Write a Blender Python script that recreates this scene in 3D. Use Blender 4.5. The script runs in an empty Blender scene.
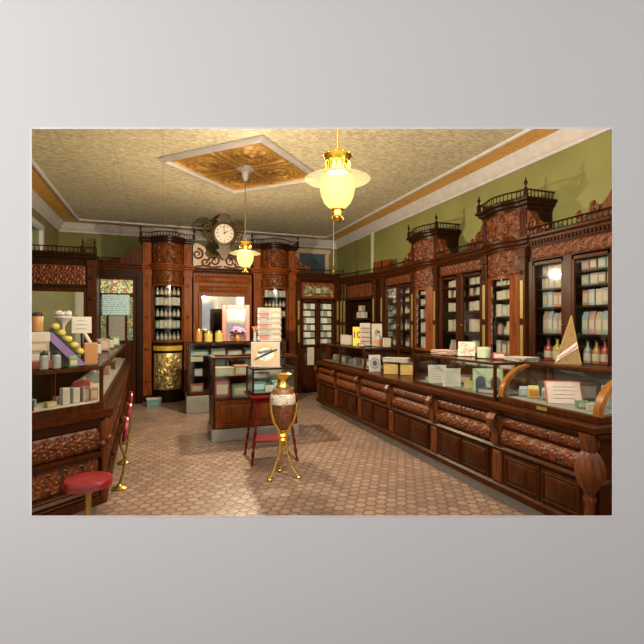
import bpy, math, random
from mathutils import Matrix, Vector
random.seed(7)
S = bpy.context.scene
COL = S.collection
PI = math.pi
YAW = math.radians(19.8)

# ------------------------------------------------------------------ camera, world, lights, exposure
cam = bpy.data.cameras.new('camera'); camo = bpy.data.objects.new('camera', cam); COL.objects.link(camo)
camo.location = (0, 0, 1.55); camo.rotation_euler = (PI/2, 0, -YAW)
cam.sensor_width = 36; cam.lens = 441/644*36; cam.shift_y = 3/644
cam.clip_start = .05
S.camera = camo
S.view_settings.view_transform = 'Standard'; S.view_settings.look = 'None'
S.view_settings.gamma = 1; S.view_settings.use_curve_mapping = False
S.view_settings.exposure = 0.0

W = bpy.data.worlds.new('world'); S.world = W; W.use_nodes = True
bg = W.node_tree.nodes['Background']; bg.inputs[0].default_value = (1, .985, .975, 1); bg.inputs[1].default_value = .68

FW = Vector((math.sin(YAW), math.cos(YAW), 0)); RT = Vector((math.cos(YAW), -math.sin(YAW), 0))
def area(name, loc, target, sx, sy, power, color):
    l = bpy.data.lights.new(name, 'AREA'); l.shape = 'RECTANGLE'; l.size = sx; l.size_y = sy
    l.energy = power; l.color = color
    o = bpy.data.objects.new(name, l); COL.objects.link(o); o.location = loc
    o.rotation_euler = (Vector(target) - Vector(loc)).to_track_quat('-Z', 'Y').to_euler()
    return o
# added fill lights just inside the solid front wall, brightening the shop
area('front_fill', FW*2.5 + RT*.3 + Vector((0, 0, 3.2)), tuple(FW*8.0 + RT*.3 + Vector((0, 0, 1.2))), 4.4, .8, 110, (1, .90, .76))
area('side_fill', FW*2.5 + RT*2.65 + Vector((0, 0, 2.0)), tuple(FW*8.0 + RT*-1.5 + Vector((0, 0, 2.6))), 1.1, 1.8, 28, (1, .92, .80))
# added soft light, source unseen, on the pale wall outside, from the upper left
area('outer_wall_light', FW*-.8 + RT*-2.7 + Vector((0, 0, 2.7)), tuple(FW*2 + RT*-.9 + Vector((0, 0, 1.7))), 2.2, 2.2, 58, (1, .985, .98))

# ------------------------------------------------------------------ materials
MATS = {}
def nmat(name):
    m = bpy.data.materials.new(name); m.use_nodes = True
    nt = m.node_tree; b = nt.nodes['Principled BSDF']
    return m, nt, b
def N(nt, t, **kw):
    n = nt.nodes.new(t)
    for k, v in kw.items():
        if k.startswith('i_'):
            key = k[2:]; key = int(key) if key.isdigit() else key.replace('_', ' ')
            n.inputs[key].default_value = v
        else: setattr(n, k, v)
    return n
def ramp(nt, stops, fac=None):
    r = nt.nodes.new('ShaderNodeValToRGB')
    while len(r.color_ramp.elements) < len(stops): r.color_ramp.elements.new(.5)
    for e, (p, c) in zip(r.color_ramp.elements, stops): e.position = p; e.color = (*c, 1)
    if fac is not None: nt.links.new(fac, r.inputs[0])
    return r
def coords(nt, scale=(1, 1, 1), kind='Object'):
    t = N(nt, 'ShaderNodeTexCoord'); m = N(nt, 'ShaderNodeMapping'); m.inputs['Scale'].default_value = scale
    nt.links.new(t.outputs[kind], m.inputs[0]); return m.outputs[0]
def bump(nt, b, h, s=.3, d=.01):
    n = N(nt, 'ShaderNodeBump'); n.inputs['Strength'].default_value = s; n.inputs['Distance'].default_value = d
    nt.links.new(h, n.inputs['Height']); nt.links.new(n.outputs[0], b.inputs['Normal'])
def plain(name, c, rough=.5, metal=0, coat=0, spec=.5):
    if name in MATS: return MATS[name]
    m, nt, b = nmat(name)
    n = N(nt, 'ShaderNodeTexNoise'); n.inputs['Scale'].default_value = 9; n.inputs['Detail'].default_value = 3
    nt.links.new(coords(nt), n.inputs['Vector'])
    r = ramp(nt, [(.25, tuple(x*.86 for x in c)), (.75, tuple(min(1, x*1.1) for x in c))], n.outputs['Fac'])
    nt.links.new(r.outputs[0], b.inputs['Base Color'])
    b.inputs['Roughness'].default_value = rough; b.inputs['Metallic'].default_value = metal
    b.inputs['Coat Weight'].default_value = coat; b.inputs['Specular IOR Level'].default_value = spec
    MATS[name] = m; return m
def wood(name, c0, c1, rough=.32, scale=(14, 14, 1.6)):
    m, nt, b = nmat(name)
    n = N(nt, 'ShaderNodeTexNoise'); n.inputs['Scale'].default_value = 2.2; n.inputs['Detail'].default_value = 7
    n.inputs['Distortion'].default_value = .8
    nt.links.new(coords(nt, scale), n.inputs['Vector'])
    r = ramp(nt, [(.28, c0), (.72, c1)], n.outputs['Fac'])
    nt.links.new(r.outputs[0], b.inputs['Base Color'])
    b.inputs['Roughness'].default_value = rough; b.inputs['Coat Weight'].default_value = 0; b.inputs['Specular IOR Level'].default_value = .28 if name in ('wood_carved', 'golden_oak') else .08
    b.inputs['Coat Roughness'].default_value = .2
    bump(nt, b, n.outputs['Fac'], .15, .004)
    MATS[name] = m; return m
wood('wood_dark', (.007, .0024, .0009), (.024, .0082, .0026))
wood('wood_mid', (.016, .0042, .0011), (.054, .0140, .0034))
wood('wood_red', (.070, .017, .0036), (.19, .047, .0095), .4)
wood('wood_carved', (.032, .0075, .0013), (.130, .030, .0048), .42)
wood('wood_long', (.017, .0042, .0011), (.054, .0135, .0034), .28, (1.6, 14, 14))
wood('wood_stool_red', (.075, .006, .006), (.15, .012, .010), .25)
plain('brass', (.36, .24, .055), .35, .8); plain('gold', (.85, .58, .12), .25, 1); plain('gilt_strip', (.22, .155, .035), .45, .4); plain('gilt_yellow', (.50, .33, .04), .35, .2)
plain('bronze', (.075, .042, .012), .42, .1); plain('fret_brown', (.085, .038, .015), .5)
plain('iron', (.03, .028, .025), .4, .6)
plain('molding_white', (.47, .43, .42), .55); plain('white_edge', (.88, .87, .86), .6)
plain('pink_board', (.40, .28, .21), .6); plain('red_leather', (.19, .005, .012), .3, 0, .3)
plain('case_lining', (.20, .19, .175), .6); plain('marble', (.22, .21, .195), .3); plain('pipe_green', (.30, .33, .16), .5)
plain('black', (.012, .011, .010), .4)
plain('dark_interior', (.035, .024, .016), .7)
plain('lampblue_pane', (.05, .075, .10), .15)
# glass: thin shop glazing
def glass(name, tint=(1, 1, 1), gl=.9, base=.03):
    m = bpy.data.materials.new(name); m.use_nodes = True; nt = m.node_tree; nt.nodes.clear()
    out = N(nt, 'ShaderNodeOutputMaterial'); mx = N(nt, 'ShaderNodeMixShader'); tr = N(nt, 'ShaderNodeBsdfTransparent')
    g = N(nt, 'ShaderNodeBsdfGlossy'); g.inputs['Roughness'].default_value = .04
    tr.inputs[0].default_value = (*tint, 1); g.inputs[0].default_value = (gl, gl, gl, 1)
    f = N(nt, 'ShaderNodeLayerWeight'); f.inputs['Blend'].default_value = .12
    ma = N(nt, 'ShaderNodeMath', operation='MULTIPLY_ADD'); ma.inputs[1].default_value = .55; ma.inputs[2].default_value = base
    nt.links.new(f.outputs['Fresnel'], ma.inputs[0]); nt.links.new(ma.outputs[0], mx.inputs[0])
    nt.links.new(tr.outputs[0], mx.inputs[1]); nt.links.new(g.outputs[0], mx.inputs[2]); nt.links.new(mx.outputs[0], out.inputs[0])
    MATS[name] = m; return m
glass('pane_glass', (.97, .98, .97)); glass('case_glass', (.94, .97, .96), base=.05)
def mirror():
    m, nt, b = nmat('mirror'); b.inputs['Metallic'].default_value = 1; b.inputs['Roughness'].default_value = .05
    n = N(nt, 'ShaderNodeTexNoise'); n.inputs['Scale'].default_value = 4
    r = ramp(nt, [(.3, (.48, .48, .46)), (.7, (.60, .60, .57))], n.outputs['Fac']); nt.links.new(r.outputs[0], b.inputs['Base Color'])
    MATS['mirror'] = m
mirror()
def lampglass(name, c, e, tr):
    m = bpy.data.materials.new(name); m.use_nodes = True; nt = m.node_tree; nt.nodes.clear()
    out = N(nt, 'ShaderNodeOutputMaterial'); mx = N(nt, 'ShaderNodeMixShader'); t = N(nt, 'ShaderNodeBsdfTransparent')
    em = N(nt, 'ShaderNodeEmission'); em.inputs[0].default_value = (*c, 1)
    lw = N(nt, 'ShaderNodeLayerWeight'); lw.inputs[0].default_value = .35
    ma = N(nt, 'ShaderNodeMath', operation='MULTIPLY_ADD'); ma.inputs[1].default_value = -.55*e; ma.inputs[2].default_value = e
    nt.links.new(lw.outputs['Facing'], ma.inputs[0]); nt.links.new(ma.outputs[0], em.inputs[1])
    mx.inputs[0].default_value = 1 - tr
    nt.links.new(t.outputs[0], mx.inputs[1]); nt.links.new(em.outputs[0], mx.inputs[2]); nt.links.new(mx.outputs[0], out.inputs[0])
    MATS[name] = m
lampglass('globe_glow', (1, .80, .22), 2.5, .45); lampglass('shade_glow', (1, .76, .32), 2.4, .70)
lampglass('globe_green', (.42, .55, .12), .55, .35)
def stained(name, sc, cols, e=.35):
    m, nt, b = nmat(name)
    v = N(nt, 'ShaderNodeTexVoronoi'); v.inputs['Scale'].default_value = sc
    v2 = N(nt, 'ShaderNodeTexVoronoi', feature='DISTANCE_TO_EDGE'); v2.inputs['Scale'].default_value = sc
    c = coords(nt); nt.links.new(c, v.inputs['Vector']); nt.links.new(c, v2.inputs['Vector'])
    sp = N(nt, 'ShaderNodeSeparateColor'); nt.links.new(v.outputs['Color'], sp.inputs[0])
    k = len(cols); r = ramp(nt, [(i/k, x) for i, x in enumerate(cols)], sp.outputs[0]); r.color_ramp.interpolation = 'CONSTANT'
    lead = N(nt, 'ShaderNodeMath', operation='GREATER_THAN'); lead.inputs[1].default_value = .07; nt.links.new(v2.outputs['Distance'], lead.inputs[0])
    mx = N(nt, 'ShaderNodeMix', data_type='RGBA'); mx.inputs['A'].default_value = (.02, .018, .015, 1)
    nt.links.new(lead.outputs[0], mx.inputs['Factor']); nt.links.new(r.outputs[0], mx.inputs['B'])
    nt.links.new(mx.outputs['Result'], b.inputs['Base Color']); b.inputs['Roughness'].default_value = .2
    nt.links.new(mx.outputs['Result'], b.inputs['Emission Color']); b.inputs['Emission Strength'].default_value = e  # glow put into the glass colour, standing in for light from behind
    MATS[name] = m
stained('stained_transom', 24, [(.22, .28, .11), (.38, .40, .16), (.44, .38, .10), (.18, .26, .13), (.36, .10, .04), (.44, .46, .32)], .8)
stained('stained_side', 24, [(.20, .23, .13), (.12, .15, .08), (.30, .28, .11), (.10, .17, .14), (.25, .20, .07)], .3)
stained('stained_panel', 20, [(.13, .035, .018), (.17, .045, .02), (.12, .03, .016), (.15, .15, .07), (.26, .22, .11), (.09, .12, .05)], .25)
def printed(name, paper, ink, sx=26, sz=42, amount=.45, kind='Object'):
    """paper with rows of small print"""
    if name in MATS: return MATS[name]
    m, nt, b = nmat(name)
    co = coords(nt, (1, 1, 1), kind)
    sep = N(nt, 'ShaderNodeSeparateXYZ'); nt.links.new(co, sep.inputs[0])
    cmb = N(nt, 'ShaderNodeCombineXYZ'); nt.links.new(sep.outputs[0], cmb.inputs[0]); nt.links.new(sep.outputs[2], cmb.inputs[1])
    br = N(nt, 'ShaderNodeTexBrick'); br.inputs['Scale'].default_value = 1
    br.inputs['Brick Width'].default_value = 1/sx*2.2; br.inputs['Row Height'].default_value = 1/sz; br.inputs['Mortar Size'].default_value = .3/sz
    br.offset_frequency = 3; br.squash = .6; br.squash_frequency = 2
    br.inputs['Color1'].default_value = (*ink, 1); br.inputs['Color2'].default_value = (*[a*amount+p*(1-amount) for a, p in zip(ink, paper)], 1)
    br.inputs['Mortar'].default_value = (*paper, 1)
    nt.links.new(cmb.outputs[0], br.inputs['Vector'])
    nt.links.new(br.outputs['Color'], b.inputs['Base Color']); b.inputs['Roughness'].default_value = .6
    MATS[name] = m; return m
printed('print_card', (.46, .40, .32), (.16, .12, .10)); printed('print_pink', (.45, .30, .25), (.2, .08, .07))
printed('print_postcard', (.85, .80, .72), (.06, .055, .05), 14, 11, .6)
printed('print_blue', (.36, .50, .53), (.10, .22, .28), 20, 26)
printed('print_news', (.34, .31, .27), (.10, .09, .08), 30, 60, .7)
printed('print_label', (.40, .35, .28), (.20, .13, .08), 30, 45)
def picture(name, cols, sc=9):
    if name in MATS: return MATS[name]
    m, nt, b = nmat(name)
    n = N(nt, 'ShaderNodeTexNoise'); n.inputs['Scale'].default_value = sc; n.inputs['Detail'].default_value = 4; n.inputs['Distortion'].default_value = 1.2
    nt.links.new(coords(nt), n.inputs['Vector'])
    k = len(cols); r = ramp(nt, [(.25+.5*i/(k-1), c) for i, c in enumerate(cols)], n.outputs['Fac'])
    nt.links.new(r.outputs[0], b.inputs['Base Color']); b.inputs['Roughness'].default_value = .5
    MATS[name] = m; return m
picture('photo_grey', [(.10, .10, .10), (.28, .28, .27), (.46, .45, .43)], 22)
picture('vase_paint', [(.008, .010, .007), (.07, .010, .010), (.22, .06, .015), (.01, .02, .01), (.30, .14, .06), (.05, .02, .02)], 26)
picture('floral', [(.30, .10, .22), (.55, .22, .42), (.62, .36, .52)], 14)
picture('sign_sky', [(.30, .36, .42), (.50, .55, .58), (.62, .62, .6)], 14)
picture('tin_litho', [(.10, .10, .03), (.38, .32, .10), (.42, .24, .06), (.14, .18, .06)], 18)

def ceiling_mat():
    m, nt, b = nmat('ceiling_tin'); co = coords(nt)
    v = N(nt, 'ShaderNodeTexNoise'); v.inputs['Scale'].default_value = 14; v.inputs['Detail'].default_value = 7; v.inputs['Roughness'].default_value = .75
    mp = coords(nt, (1, 4.5, 1)); nt.links.new(mp, v.inputs['Vector'])
    r = ramp(nt, [(.36, (.30, .245, .155)), (.52, (.66, .56, .38)), (.66, (.95, .85, .64))], v.outputs['Fac'])
    br = N(nt, 'ShaderNodeTexBrick'); br.offset = 0; br.inputs['Brick Width'].default_value = .62; br.inputs['Row Height'].default_value = .62
    br.inputs['Scale'].default_value = 1; br.inputs['Mortar Size'].default_value = .008; br.inputs['Mortar Smooth'].default_value = .5; nt.links.new(co, br.inputs['Vector'])
    mx = N(nt, 'ShaderNodeMix', data_type='RGBA', blend_type='MIX'); nt.links.new(r.outputs[0], mx.inputs['A']); mx.inputs['B'].default_value = (.17, .14, .09, 1)
    ml = N(nt, 'ShaderNodeMath', operation='MULTIPLY'); ml.inputs[1].default_value = .3
    nt.links.new(br.outputs['Fac'], ml.inputs[0]); nt.links.new(ml.outputs[0], mx.inputs['Factor'])
    nt.links.new(mx.outputs['Result'], b.inputs['Base Color'])
    b.inputs['Roughness'].default_value = .5; b.inputs['Metallic'].default_value = .1
    v2 = N(nt, 'ShaderNodeTexVoronoi', feature='SMOOTH_F1'); v2.inputs['Scale'].default_value = 15; nt.links.new(co, v2.inputs['Vector'])
    ad = N(nt, 'ShaderNodeMath'); nt.links.new(v2.outputs['Distance'], ad.inputs[0]); nt.links.new(v.outputs['Fac'], ad.inputs[1])
    bump(nt, b, ad.outputs[0], .55, .012); MATS['ceiling_tin'] = m
ceiling_mat()
def stencil(name, c0, c1, c2, sc=14, metal=.2):
    m, nt, b = nmat(name); co = coords(nt)
    v = N(nt, 'ShaderNodeTexVoronoi'); v.inputs['Scale'].default_value = sc; nt.links.new(co, v.inputs['Vector'])
    n = N(nt, 'ShaderNodeTexNoise'); n.inputs['Scale'].default_value = sc*1.6; n.inputs['Distortion'].default_value = 2; nt.links.new(co, n.inputs['Vector'])
    a = N(nt, 'ShaderNodeMath', operation='MULTIPLY'); nt.links.new(v.outputs['Distance'], a.inputs[0]); nt.links.new(n.outputs['Fac'], a.inputs[1])
    r = ramp(nt, [(.08, c0), (.22, c1), (.42, c2)], a.outputs[0]); nt.links.new(r.outputs[0], b.inputs['Base Color'])
    b.inputs['Roughness'].default_value = .45; b.inputs['Metallic'].default_value = metal
    bump(nt, b, a.outputs[0], .5, .01); MATS[name] = m
stencil('orange_stencil', (.62, .28, .03), (.74, .38, .05), (.52, .24, .04), metal=0)
stencil('medallion_gold', (.46, .23, .045), (.58, .31, .07), (.34, .17, .04), 20)
stencil('gilt_panel', (.10, .075, .03), (.62, .46, .16), (.75, .62, .30), 16, .7)
def wallpaint(name, c, rough=.75):
    m, nt, b = nmat(name)
    n = N(nt, 'ShaderNodeTexNoise'); n.inputs['Scale'].default_value = 1.3; n.inputs['Detail'].default_value = 6; nt.links.new(coords(nt), n.inputs['Vector'])
    r = ramp(nt, [(.3, tuple(x*.84 for x in c)), (.7, tuple(x*1.12 for x in c))], n.outputs['Fac']); nt.links.new(r.outputs[0], b.inputs['Base Color'])
    b.inputs['Roughness'].default_value = rough
    n2 = N(nt, 'ShaderNodeTexNoise'); n2.inputs['Scale'].default_value = 60; nt.links.new(coords(nt), n2.inputs['Vector']); bump(nt, b, n2.outputs['Fac'], .08, .003)
    MATS[name] = m
wallpaint('green_plaster', (.165, .160, .048))
def grey_wall():
    m, nt, b = nmat('pale_grey_plaster')
    n = N(nt, 'ShaderNodeTexNoise'); n.inputs['Scale'].default_value = .8; nt.links.new(coords(nt), n.inputs['Vector'])
    r = ramp(nt, [(.3, (.715, .71, .705)), (.7, (.735, .73, .728))], n.outputs['Fac']); nt.links.new(r.outputs[0], b.inputs['Base Color'])
    b.inputs['Roughness'].default_value = .8; b.inputs['Specular IOR Level'].default_value = .2; MATS['pale_grey_plaster'] = m
grey_wall()
def floor_mat():
    m, nt, b = nmat('hex_tile'); L = nt.links
    co = coords(nt, (1/.10, 1/.10, 1)); off = N(nt, 'ShaderNodeVectorMath', operation='ADD'); off.inputs[1].default_value = (400, 400*math.sqrt(3), 0); L.new(co, off.inputs[0])
    flat = N(nt, 'ShaderNodeVectorMath', operation='MULTIPLY'); flat.inputs[1].default_value = (1, 1, 0); L.new(off.outputs[0], flat.inputs[0])
    R3 = (1, math.sqrt(3), 1); H = (.5, math.sqrt(3)/2, 0)
    def cell(shift):
        a = N(nt, 'ShaderNodeVectorMath', operation='SUBTRACT'); L.new(flat.outputs[0], a.inputs[0]); a.inputs[1].default_value = shift
        mo = N(nt, 'ShaderNodeVectorMath', operation='MODULO'); L.new(a.outputs[0], mo.inputs[0]); mo.inputs[1].default_value = R3
        s = N(nt, 'ShaderNodeVectorMath', operation='SUBTRACT'); L.new(mo.outputs[0], s.inputs[0]); s.inputs[1].default_value = H
        d = N(nt, 'ShaderNodeVectorMath', operation='LENGTH'); L.new(s.outputs[0], d.inputs[0]); return s, d
    a, da = cell((0, 0, 0)); c, dc = cell(H)
    lt = N(nt, 'ShaderNodeMath', operation='LESS_THAN'); L.new(da.outputs['Value'], lt.inputs[0]); L.new(dc.outputs['Value'], lt.inputs[1])
    g = N(nt, 'ShaderNodeMix', data_type='VECTOR'); L.new(lt.outputs[0], g.inputs['Factor']); L.new(c.outputs[0], g.inputs[4]); L.new(a.outputs[0], g.inputs[5])
    gv = g.outputs[1]
    ab = N(nt, 'ShaderNodeVectorMath', operation='ABSOLUTE'); L.new(gv, ab.inputs[0])
    dt = N(nt, 'ShaderNodeVectorMath', operation='DOT_PRODUCT'); L.new(ab.outputs[0], dt.inputs[0]); dt.inputs[1].default_value = (.5, math.sqrt(3)/2, 0)
    sx = N(nt, 'ShaderNodeSeparateXYZ'); L.new(ab.outputs[0], sx.inputs[0])
    mxm = N(nt, 'ShaderNodeMath', operation='MAXIMUM'); L.new(dt.outputs['Value'], mxm.inputs[0]); L.new(sx.outputs[0], mxm.inputs[1])
    idv = N(nt, 'ShaderNodeVectorMath', operation='SUBTRACT'); L.new(flat.outputs[0], idv.inputs[0]); L.new(gv, idv.inputs[1])
    wn = N(nt, 'ShaderNodeTexWhiteNoise'); wn.noise_dimensions = '2D'
    sn = N(nt, 'ShaderNodeVectorMath', operation='SNAP'); sn.inputs[1].default_value = (.25, .25, 1); ad2 = N(nt, 'ShaderNodeVectorMath', operation='ADD'); ad2.inputs[1].default_value = (.12, .12, 0)
    L.new(idv.outputs[0], ad2.inputs[0]); L.new(ad2.outputs[0], sn.inputs[0]); L.new(sn.outputs[0], wn.inputs['Vector'])
    tc = ramp(nt, [(0, (.225, .142, .108)), (.5, (.275, .182, .142)), (1, (.325, .225, .178))], wn.outputs['Value'])
    er = ramp(nt, [(.34, (0, 0, 0)), (.46, (1, 1, 1))], mxm.outputs[0])
    n = N(nt, 'ShaderNodeTexNoise'); n.inputs['Scale'].default_value = 1.1; n.inputs['Detail'].default_value = 5; L.new(coords(nt), n.inputs['Vector'])
    st = ramp(nt, [(.3, (.80, .80, .80)), (.7, (1.1, 1.08, 1.05))], n.outputs['Fac'])
    mx = N(nt, 'ShaderNodeMix', data_type='RGBA'); L.new(er.outputs[0], mx.inputs['Factor']); L.new(tc.outputs[0], mx.inputs['A']); mx.inputs['B'].default_value = (.15, .100, .082, 1)
    mu = N(nt, 'ShaderNodeMix', data_type='RGBA', blend_type='MULTIPLY'); mu.inputs['Factor'].default_value = 1; L.new(mx.outputs['Result'], mu.inputs['A']); L.new(st.outputs[0], mu.inputs['B'])
    L.new(mu.outputs['Result'], b.inputs['Base Color']); b.inputs['Roughness'].default_value = .33
    iv = N(nt, 'ShaderNodeMath', operation='SUBTRACT'); iv.inputs[0].default_value = 1; L.new(er.outputs[0], iv.inputs[1]); bump(nt, b, iv.outputs[0], .25, .003)
    MATS['hex_tile'] = m
floor_mat()

# named goods colours
CLR = {'cream': (.52, .46, .34), 'white': (.60, .58, .54), 'grey': (.33, .34, .33), 'pale blue': (.30, .42, .46), 'teal': (.12, .30, .30),
       'orange': (.55, .20, .06), 'red': (.42, .04, .03), 'pink': (.52, .26, .27), 'yellow': (.62, .48, .09), 'green': (.14, .26, .12),
       'brown': (.16, .08, .04), 'lilac': (.40, .30, .42), 'amber': (.50, .22, .03), 'navy': (.05, .06, .13), 'buff': (.46, .36, .24), 'black': (.02, .02, .02)}
for k, c in CLR.items():
    c = tuple(x*.54+.02 for x in c)
    plain('pack_'+k, c, .5); plain('glassware_'+k, c, .08, 0, .6)

# ------------------------------------------------------------------ mesh builder
class MB:
    def __init__(s): s.v = []; s.f = []; s.m = []; s.M = None; s.k = 0
    def add(s, vs, fs):
        o = len(s.v)
        if s.M is not None: vs = [tuple(s.M @ Vector(p)) for p in vs]
        s.v += [tuple(p) for p in vs]; s.f += [tuple(i+o for i in f) for f in fs]; s.m += [s.k]*len(fs); return s
    def box(s, x0, x1, y0, y1, z0, z1, c=0):
        if c <= 0:
            v = [(x, y, z) for z in (z0, z1) for x, y in ((x0, y0), (x1, y0), (x1, y1), (x0, y1))]
            return s.add(v, [(3, 2, 1, 0), (4, 5, 6, 7), (0, 1, 5, 4), (1, 2, 6, 5), (2, 3, 7, 6), (3, 0, 4, 7)])
        # chamfered box
        c = min(c, (x1-x0)*.45, (y1-y0)*.45, (z1-z0)*.45)
        rings = []
        for z, i in ((z0, c), (z0+c, 0), (z1-c, 0), (z1, c)):
            X0, X1, Y0, Y1 = x0+i, x1-i, y0+i, y1-i
            d = c*.0 + (c if i == 0 else c*.6)
            rings.append([(X0+d, Y0, z), (X1-d, Y0, z), (X1, Y0+d, z), (X1, Y1-d, z), (X1-d, Y1, z), (X0+d, Y1, z), (X0, Y1-d, z), (X0, Y0+d, z)])
        return s.loft(rings, True, True, True)
    def loft(s, rings, closed=True, cap0=False, cap1=False):
        n = len(rings[0]); v = [p for r in rings for p in r]; f = []
        for i in range(len(rings)-1):
            for j in range(n if closed else n-1):
                a = i*n+j; b = i*n+(j+1) % n; f.append((a, b, b+n, a+n))
        if cap0: f.append(tuple(range(n-1, -1, -1)))
        if cap1: f.append(tuple(range((len(rings)-1)*n, len(rings)*n)))
        return s.add(v, f)
    def lathe(s, prof, n=16, cx=0, cy=0, cz=0, cap=True, sy=1):
        rings = [[(cx+r*math.cos(2*PI*j/n), cy+sy*r*math.sin(2*PI*j/n), cz+z) for j in range(n)] for r, z in prof]
        return s.loft(rings, True, cap, cap)
    def gadroon(s, prof, lobes, amp, cx=0, cy=0, n=48):
        rings = [[(cx+r*(1+amp*math.cos(lobes*2*PI*j/n+z*14))*math.cos(2*PI*j/n), cy+r*(1+amp*math.cos(lobes*2*PI*j/n+z*14))*math.sin(2*PI*j/n), z) for j in range(n)] for r, z in prof]
        return s.loft(rings, True, True, True)
    def tube(s, pts, r, n=6, cap=True):
        pts = [Vector(p) for p in pts]; rs = r if isinstance(r, (list, tuple)) else [r]*len(pts)
        rings = []; up = None
        for i, p in enumerate(pts):
            t = (pts[min(i+1, len(pts)-1)] - pts[max(i-1, 0)]).normalized()
            if up is None:
                up = Vector((0, 0, 1)) if abs(t.z) < .9 else Vector((1, 0, 0))
            a = t.cross(up)
            if a.length < 1e-4: a = t.orthogonal()
            a.normalize(); up = a.cross(t).normalized()
            rings.append([tuple(p + (a*math.cos(2*PI*j/n) + up*math.sin(2*PI*j/n))*rs[i]) for j in range(n)])
        return s.loft(rings, True, cap, cap)
    def prism(s, poly, y0, y1):          # poly in x,z, extruded along y
        n = len(poly)
        v = [(x, y0, z) for x, z in poly] + [(x, y1, z) for x, z in poly]
        return s.add(v, [tuple(range(n)), tuple(range(2*n-1, n-1, -1))] + [(i, i+n, (i+1) % n+n, (i+1) % n) for i in range(n)])
    def slab(s, poly, z0, z1):           # poly in x,y, extruded up
        n = len(poly)
        v = [(x, y, z0) for x, y in poly] + [(x, y, z1) for x, y in poly]
        return s.add(v, [tuple(range(n-1, -1, -1)), tuple(range(n, 2*n))] + [(i, (i+1) % n, (i+1) % n+n, i+n) for i in range(n)])
    def sweep(s, path, prof, closed=False):   # path in x,y ; profile (outward to the right of travel, z)
        P = [Vector((x, y)) for x, y in path]; n = len(P); rings = []
        for i in range(n):
            if closed: a, b = P[(i-1) % n], P[(i+1) % n]
            else: a, b = P[max(i-1, 0)], P[min(i+1, n-1)]
            d1 = (P[i]-a); d2 = (b-P[i])
            if d1.length < 1e-9: d1 = d2
            if d2.length < 1e-9: d2 = d1
            d1.normalize(); d2.normalize()
            n1 = Vector((d1.y, -d1.x)); n2 = Vector((d2.y, -d2.x)); m = n1+n2
            m = m/m.length if m.length > 1e-6 else n1
            k = 1/max(.35, m.dot(n1))
            rings.append([(P[i].x+m.x*k*d, P[i].y+m.y*k*d, z) for d, z in prof])
        if closed: rings.append(rings[0])
        return s.loft(rings, True, not closed, not closed)
    def grid(s, fn, nx, ny):
        v = [fn(i/nx, j/ny) for j in range(ny+1) for i in range(nx+1)]
        return s.add(v, [(j*(nx+1)+i, j*(nx+1)+i+1, (j+1)*(nx+1)+i+1, (j+1)*(nx+1)+i) for j in range(ny) for i in range(nx)])
    def ball(s, cx, cy, cz, r, n=10, sx=1, sy=1, sz=1):
        rings = [[(cx+r*sx*math.sin(PI*i/n)*math.cos(2*PI*j/n), cy+r*sy*math.sin(PI*i/n)*math.sin(2*PI*j/n), cz-r*sz*math.cos(PI*i/n)) for j in range(n)] for i in range(n+1)]
        return s.loft(rings)
    def build(s, name, mats, parent=None, smooth=False, bevel=0, mesh_only=False):
        me = bpy.data.meshes.new(name); me.from_pydata(s.v, [], s.f); me.validate()
        mats = mats if isinstance(mats, (list, tuple)) else [mats]
        for m in mats: me.materials.append(MATS[m])
        if len(mats) > 1 and len(me.polygons) == len(s.m): me.polygons.foreach_set('material_index', s.m)
        if smooth:
            me.polygons.foreach_set('use_smooth', [True]*len(me.polygons)); me.set_sharp_from_angle(angle=math.radians(40))
        me.update()
        if mesh_only: return me
        o = bpy.data.objects.new(name, me); COL.objects.link(o)
        if parent: o.parent = parent
        if bevel:
            b = o.modifiers.new('bevel', 'BEVEL'); b.width = bevel; b.segments = 2; b.limit_method = 'ANGLE'
        return o
def tag(o, label, cat, group=None, kind=None):
    o['label'] = label; o['category'] = cat
    if group: o['group'] = group
    if kind: o['kind'] = kind
    return o
def thing(name, label, cat, loc=(0, 0, 0), rz=0, group=None):
    o = bpy.data.objects.new(name, None); COL.objects.link(o); o.location = loc; o.rotation_euler = (0, 0, rz); o.empty_display_size = .1
    return tag(o, label, cat, group)
def struct(name, mb, mat, **k):
    o = mb.build(name, mat, **k); o['kind'] = 'structure'; return o
def spiral(cx, cz, r, turns, a0, sgn, y, n=22, rmin=.12):
    pts = []
    for i in range(n+1):
        t = i/n; rr = r*(1-t*(1-rmin)); a = a0 + sgn*turns*2*PI*t
        pts.append((cx+rr*math.cos(a), y, cz+rr*math.sin(a)))
    return pts
def hfun(u, v, w, h, seed, rep):
    """relief height of scrolling leaf carving; u in [-w/2,w/2], v in [0,h]"""
    best = 0; cell = w/rep
    for i in range(-1, rep+1):
        cx = -w/2 + (i+.5)*cell
        for jx, jz, s in ((0, .5, 1), (-.5, .2, -1), (-.5, .8, -1)):
            dx = (u-cx-jx*cell); dz = v-jz*h; r = math.hypot(dx, dz)
            q = r/(min(cell, h)*.55)
            if q < 1.25:
                a = math.atan2(dz, dx)
                k = (.5+.5*math.cos(3*a*s + q*9+seed))*(1-q/1.25)**.4 + .5*math.exp(-(q/.18)**2)
                best = max(best, k)
    e = min(u+w/2, w/2-u, v, h-v)
    return best*min(1, max(0, e/(.06*min(w, h)+.004)))
def relief(mb, w, z0, z1, amp, xc=0, y=0, bow=0, bw=None, seed=0, rep=3, nx=72, ny=36, lean=0):
    bw = bw or w
    h = z1-z0
    def fn(i, j):
        u = (i-.5)*w; v = j*h; d = amp*hfun(u, v, w, h, seed, rep)
        return (xc+u, y - bow*(1-(2*u/bw)**2) - d - lean*math.sin(PI*j), z0+v)
    return mb.grid(fn, nx, ny)
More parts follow.
